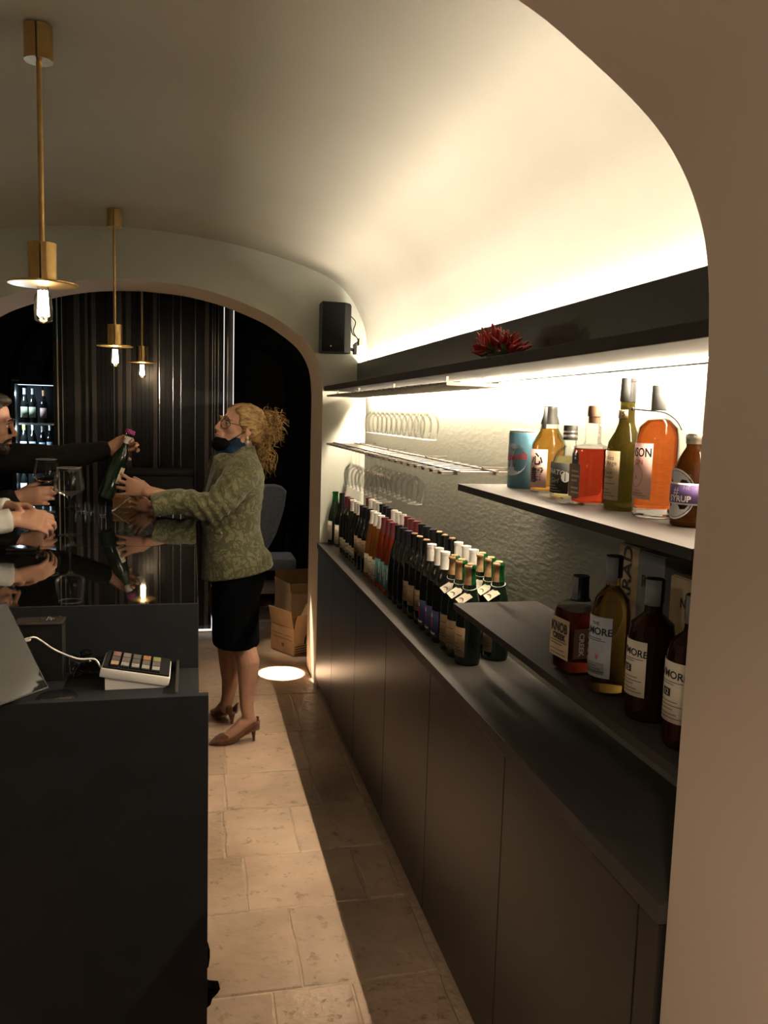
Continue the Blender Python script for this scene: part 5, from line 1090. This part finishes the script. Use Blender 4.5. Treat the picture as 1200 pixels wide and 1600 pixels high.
# pumps
def pump(par, heel, toe, hh):
    """heel and toe on the floor, hh heel height"""
    d = toe - heel; L_ = d.length; d.normalize(); l = V((0, 0, 1)).cross(d); P_ = lambda x, y, z: V((heel.x, heel.y, 0)) + d * (x * L_) + l * y + V((0, 0, z))
    secs = []   # x, half width, sole z, top side z
    for x, hw, zs, zt_ in ((-.06, .016, hh * 1.0, hh + .054), (-.03, .031, hh * .98, hh + .052), (.10, .0365, hh * .93, hh + .044), (.28, .035, hh * .62, hh * .62 + .034), (.48, .0385, hh * .22, .040 + hh * .1), (.62, .041, .006, .036), (.74, .040, .002, .036), (.86, .029, .002, .028), (.96, .012, .003, .016), (1.0, .004, .005, .010)): secs.append((x, hw, zs + .0005, zt_))
    b = BM(); rings_o = []
    for x, hw, zs, zt_ in secs:
        ring = []
        for k in range(13):
            a = PI + PI * k / 12; y = hw * math.cos(a); f = -math.sin(a); ring.append(P_(x, y * (1 + .08 * f), zt_ - (zt_ - zs) * max(0, min(1, f * 1.35)) ** .8))
        rings_o.append(ring)
    inn = [[p + (sum(r, V()) / 13 - p).normalized() * .0025 + V((0, 0, .0)) for p in r] for r in rings_o]
    vo = [[b.verts.new(p) for p in r] for r in rings_o]; vi = [[b.verts.new(p) for p in r] for r in inn]
    for i in range(len(vo) - 1):
        for k in range(12): b.faces.new((vo[i][k], vo[i][k + 1], vo[i + 1][k + 1], vo[i + 1][k])); b.faces.new((vi[i][k], vi[i + 1][k], vi[i + 1][k + 1], vi[i][k + 1]))
        for k in (0, 12): b.faces.new((vo[i][k], vo[i + 1][k], vi[i + 1][k], vi[i][k]))
    for q in (0, -1):
        for k in range(12): b.faces.new((vo[q][k], vi[q][k], vi[q][k + 1], vo[q][k + 1]))
    # toe box lid
    for i in range(5, len(secs) - 1):
        x, hw, zs, zt_ = secs[i]; x2, hw2, zs2, zt2 = secs[i + 1]
        A = [P_(x, hw * math.cos(PI * k / 8), zt_ + hw * .28 * math.sin(PI * k / 8)) for k in range(9)]; B2 = [P_(x2, hw2 * math.cos(PI * k / 8), zt2 + hw2 * .28 * math.sin(PI * k / 8)) for k in range(9)]
        va, vb = [b.verts.new(p) for p in A], [b.verts.new(p) for p in B2]
        for k in range(8): b.faces.new((va[k], va[k + 1], vb[k + 1], vb[k]))
    sh = obj('pump_shoe', b, M['suede'], par, smooth='all')
    b = BM(); grid_faces(b, [[P_(x + .0 + .05 * math.cos(2 * PI * k / 12) * w_ / .02, w_ * .9 * math.sin(2 * PI * k / 12), z) for k in range(12)] for x, w_, z in ((.085, .026, hh * .98), (.07, .020, hh * .75), (.062, .013, hh * .4), (.058, .0095, .0005))]); obj('heel', b, M['suede'], sh, smooth=50)
pump(woman, V((W(401, 1155, YA).x, YA + .005, 0)), V((W(327, 1165, YA).x, YA - .015, 0)), .060)
pump(woman, V((h2.x + .012, h2.y - .02, 0)), V((t2.x - .004, t2.y + .01, 0)), .060)
# ---------------- bottle in their hands
b0, b1 = at(164, 778, 'y', 3.895), at(205, 672, 'y', 3.90); ax = (b1 - b0).normalized()
hb = wine('h', P_BORD, M['greenbottle'], None, .255, (.085, .165, .018, M['paper']), False, None); tag(hb, 'dark green wine bottle with magenta stopper held over the bar by two people', 'wine bottle')
hb.rotation_mode = 'QUATERNION'; q_ = ax.to_track_quat('Z', 'Y'); hb.rotation_quaternion = q_; hb.location = b0; s_ = (b1 - b0).length / .345; hb.scale = (s_,) * 3
lath(hb, 'foil_band', sub(P_BORD, .278, .312, .0016), M['whitecap']); lath(hb, 'stopper', [(.012, .3252), (.0215, .326), (.0225, .330), (.0225, .341), (.020, .345)], M['magenta'])
for c_ in kids(hb):
    if c_.name.startswith('paper_label'): c_.rotation_euler.z = .9
bm = BM()
# ---------------- bearded man
MY = 3.90
def Mn(px, py, y=MY): return at(px, py, 'y', y)
body = BM(); mh = 1.06
hf = V((.955, .10, -.16)); R3 = frame(hf); tip = Mn(24, 681, MY); hm2 = R3.to_4x4(); off = hm2 @ (V((.110, 0, -.040)) * mh); hm2 = Matrix.Translation(tip - off) @ hm2; Tm2 = hm2 @ Matrix.Scale(mh, 4)
head(body, hm2, mh, True)
nk = hm2 @ V((-.045, 0, -.07)); cs = V((nk.x - .10, MY, 1.36))
tube(body, [nk, (nk + V((nk.x - .06, MY, 1.40))) / 2, V((nk.x - .06, MY, 1.38))], [.060, .062, .070], 16)
loft(body, [(cs.x + .10, cs.x - .13, MY, .17, 1.36, 1.36), (cs.x + .12, cs.x - .13, MY, .18, 1.2, 1.2), (cs.x + .10, cs.x - .12, MY, .16, .98, .98), (cs.x + .11, cs.x - .12, MY, .17, .86, .86)], 20)
for y in (-1, 1): tube(body, [(cs.x, MY + y * .09, .90), (cs.x + .02, MY + y * .10, .50), (cs.x - .02, MY + y * .10, .09)], [.085, .058, .040], 14); tube(body, [(cs.x - .03, MY + y * .10, .045), (cs.x + .10, MY + y * .11, .03), (cs.x + .17, MY + y * .115, .025)], [(.04, .035), (.042, .028), (.03, .02)], 12)
S2_, E2_, W2_ = V((cs.x + .01, MY + .17, 1.35)), Mn(95, 716, 4.02), Mn(166, 702, 3.965)
arm([S2_, E2_, W2_], [.05, .042, .031])
nd = (b1 - b0).normalized(); ng = b0 + nd * .262
hand(body, W2_, Mn(205, 690, 3.945) - W2_, (.15, -1, -.15), (-.25, -.1, -1), [(.35, .75, .6), (.4, .8, .6), (.45, .85, .6), (.5, .9, .6)], .06, 1.08, (.75, .45, .45), .35)
S3_, E3_, W3_ = V((cs.x + .03, MY - .18, 1.33)), Mn(-25, 800, 3.78), Mn(26, 777, 3.78)
arm([S3_, E3_, W3_], [.05, .043, .032])
gs = at(74, 808, 'z', ZB)
hand(body, W3_, Mn(66, 775, 3.77) - W3_, (.35, 1, -.1), (.1, -.2, 1), [(.5, .8, .7), (.55, .8, .7), (.55, .8, .7), (.6, .8, .7)], .03, 1.08, (.75, .5, .4), .3)
man = obj('person', union(body, .0045, 3), M['skinman'], smooth='all'); tag(man, 'dark-haired bearded man in dark shirt reaching for the bottle across bar', 'person')
eyes(man, hm2, mh, (1, 0, -.1))
sb = BM(); loft(sb, [(cs.x + .02, cs.x - .10, MY, .09, 1.455, 1.455), (cs.x + .09, cs.x - .13, MY, .16, 1.41, 1.41), (cs.x + .125, cs.x - .15, MY, .205, 1.35, 1.35), (cs.x + .15, cs.x - .15, MY, .20, 1.2, 1.2), (cs.x + .14, cs.x - .14, MY, .18, .98, .98), (cs.x + .14, cs.x - .14, MY, .185, .84, .84)], 26)
tube(sb, [S2_, (S2_ + E2_) / 2, E2_, E2_ + (W2_ - E2_) * .5, E2_ + (W2_ - E2_) * .93], [.080, .070, .062, .053, .044], 18); tube(sb, [S3_, (S3_ + E3_) / 2, E3_, E3_ + (W3_ - E3_) * .55, E3_ + (W3_ - E3_) * .80], [.080, .070, .062, .052, .046], 18)
tube(sb, [nk + V((-.012, 0, -.015)), V((nk.x - .06, MY, 1.42))], [.072, .085], 16)
obj('shirt', union(sb, .007, 3, folds(.006, 10)), M['darkshirt'], man, smooth='all')
bm = BM()
for y in (-1, 1): tube(bm, [(cs.x, MY + y * .09, .95), (cs.x + .02, MY + y * .10, .50), (cs.x - .02, MY + y * .10, .07)], [.105, .08, .062], 16)
ell(bm, V((cs.x, MY, .90)), (.13, .18, .10)); obj('trousers', union(bm, .01, 2, folds(.005, 8)), M['maskcloth'], man, smooth='all')
for y in (-1, 1):
    bm = BM(); tube(bm, [(cs.x - .045, MY + y * .10, .046), (cs.x + .10, MY + y * .11, .036), (cs.x + .19, MY + y * .117, .028)], [(.046, .045), (.048, .035), (.034, .026)], 14); obj('shoe', bm, M['glossblack'], man, smooth='all')
bm = BM()
for c, r in (((.040, 0, -.098), (.046, .050, .028)), ((.073, 0, -.104), (.026, .034, .026)), ((.020, 0, -.075), (.036, .0625, .036))): ell(bm, V(c), r, Tm2)
for y in (-1, 1): tube(bm, [Tm2 @ V(q) for q in ((-.004, y * .0695, -.02), (.008, y * .064, -.055), (.040, y * .050, -.085), (.074, y * .026, -.098))], [.010, .013, .016, .018], 10); tube(bm, [Tm2 @ V(q) for q in ((.096, y * .004, -.056), (.092, y * .016, -.059), (.084, y * .028, -.070), (.074, y * .032, -.086))], [.0065, .0075, .008, .009], 8)
obj('beard', union(bm, .004, 2, folds(.002, 60)), M['darkhair'], man, smooth='all')
bm = BM(); tube(bm, [Tm2 @ V(q) for q in ((.088, -.020, -.0745), (.0965, 0, -.0735), (.088, .020, -.0745))], [.003, .0055, .003], 8); obj('lip', bm, M['lips'], man, smooth='all')
bm = BM(); ell(bm, V((-.030, 0, .048)), (.098, .082, .078), Tm2); ell(bm, V((.028, 0, .094)), (.050, .058, .026), Tm2); ell(bm, V((-.065, 0, 0)), (.060, .076, .070), Tm2)
obj('hair', union(bm, .005, 2, folds(.003, 50)), M['darkhair'], man, smooth='all')
for y in (-1, 1): bm = BM(); tube(bm, [Tm2 @ V(q) for q in ((.080, y * .050, .017), (.094, y * .034, .026), (.098, y * .014, .021))], [.003, .0045, .0035], 7); obj('eyebrow', bm, M['darkhair'], man, smooth='all')
bm = BM(); a = [2 * PI * k / 20 for k in range(21)]; fa = (W3_ - E3_).normalized(); u_ = fa.cross(V((0, 0, 1))).normalized(); v_ = u_.cross(fa); c = E3_ + (W3_ - E3_) * .90; tube(bm, [c + (u_ * math.cos(x) + v_ * math.sin(x)) * .036 for x in a], .003, 6, round_ends=False); obj('bracelet', bm, M['whiteplastic'], man, smooth='all')
# ---------------- second man: white cuffs, hands clasped on the bar
NY = 3.02
def Nn(px, py, y=NY): return at(px, py, 'y', y)
body = BM(); hx = -1.12
hm3 = Matrix.Translation((hx, NY - .02, 1.56)) @ frame((.95, .25, -.15)).to_4x4(); head(body, hm3, 1.03, True); Tm3 = hm3 @ Matrix.Scale(1.03, 4)
tube(body, [(hx - .03, NY, 1.50), (hx - .06, NY, 1.40)], [.058, .066], 14)
loft(body, [(hx + .04, hx - .19, NY, .17, 1.36, 1.36), (hx + .06, hx - .19, NY, .18, 1.2, 1.2), (hx + .04, hx - .18, NY, .16, .98, .98), (hx + .05, hx - .18, NY, .17, .86, .86)], 20)
for y in (-1, 1): tube(body, [(hx - .06, NY + y * .09, .90), (hx - .04, NY + y * .10, .50), (hx - .08, NY + y * .10, .09)], [.085, .058, .040], 14); tube(body, [(hx - .09, NY + y * .10, .045), (hx + .04, NY + y * .11, .03), (hx + .11, NY + y * .115, .025)], [(.04, .035), (.042, .028), (.03, .02)], 12)
SA, EA, WA = V((hx - .05, NY - .19, 1.34)), V((hx + .10, NY - .20, 1.155)), Nn(18, 812, NY - .03)
SB, EB, WB = V((hx - .05, NY + .19, 1.34)), V((hx + .10, NY + .22, 1.16)), Nn(14, 795, NY + .09)
arm([SA, EA, WA], [.05, .042, .031]); arm([SB, EB, WB], [.05, .042, .031])
hand(body, WA, Nn(60, 812, NY - .015) - WA + V((0, 0, -.004)), (.1, .75, -.6), (0, .55, .8), [(.55, .85, .5), (.6, .85, .5), (.62, .85, .5), (.65, .85, .5)], .03, 1.08, (.8, .45, .3), .2)
hand(body, WB, Nn(55, 800, NY + .045) - WB, (.1, -.75, -.6), (0, -.55, .8), [(.45, .8, .6), (.5, .8, .6), (.55, .8, .6), (.6, .8, .6)], .04, 1.05, (.8, .45, .3), .2)
man2 = obj('person', union(body, .0045, 3), M['skinman'], smooth='all'); tag(man2, 'man in white shirt with hands clasped on the bar at the left edge', 'person')
eyes(man2, hm3, 1.03)
sb = BM(); loft(sb, [(hx - .01, hx - .13, NY, .09, 1.455, 1.455), (hx + .03, hx - .19, NY, .16, 1.41, 1.41), (hx + .065, hx - .21, NY, .205, 1.35, 1.35), (hx + .08, hx - .21, NY, .20, 1.2, 1.2), (hx + .08, hx - .20, NY, .18, .98, .98), (hx + .08, hx - .20, NY, .185, .84, .84)], 26)
for S_, E_, W_ in ((SA, EA, WA), (SB, EB, WB)): tube(sb, [S_, (S_ + E_) / 2, E_, E_ + (W_ - E_) * .5, E_ + (W_ - E_) * .78, E_ + (W_ - E_) * 1.0], [.080, .070, .060, .052, .044, .042], 18, round_ends=False)
obj('shirt', union(sb, .006, 3, folds(.005, 12)), M['whiteshirt'], man2, smooth='all')
bm = BM()
for y in (-1, 1): tube(bm, [(hx - .06, NY + y * .09, .95), (hx - .04, NY + y * .10, .50), (hx - .08, NY + y * .10, .07)], [.105, .08, .062], 16)
ell(bm, V((hx - .06, NY, .90)), (.13, .18, .10)); obj('trousers', union(bm, .01, 2, folds(.005, 8)), M['maskcloth'], man2, smooth='all')
for y in (-1, 1):
    bm = BM(); tube(bm, [(hx - .105, NY + y * .10, .046), (hx + .04, NY + y * .11, .036), (hx + .13, NY + y * .117, .028)], [(.046, .045), (.048, .035), (.034, .026)], 14); obj('shoe', bm, M['glossblack'], man2, smooth='all')
bm = BM(); ell(bm, V((-.030, 0, .048)), (.098, .082, .078), Tm3); ell(bm, V((.024, 0, .094)), (.050, .058, .024), Tm3); ell(bm, V((-.065, 0, 0)), (.060, .076, .070), Tm3); obj('hair', union(bm, .005, 2, folds(.003, 50)), M['darkhair'], man2, smooth='all')
tag(obj('phone', box(BM(), Nn(20, 838).x, Nn(66, 838).x, NY - .12, NY - .045, ZB + .0005, ZB + .009, .002), M['glossblack']), 'dark phone lying on the bar under the clasped hands', 'phone')
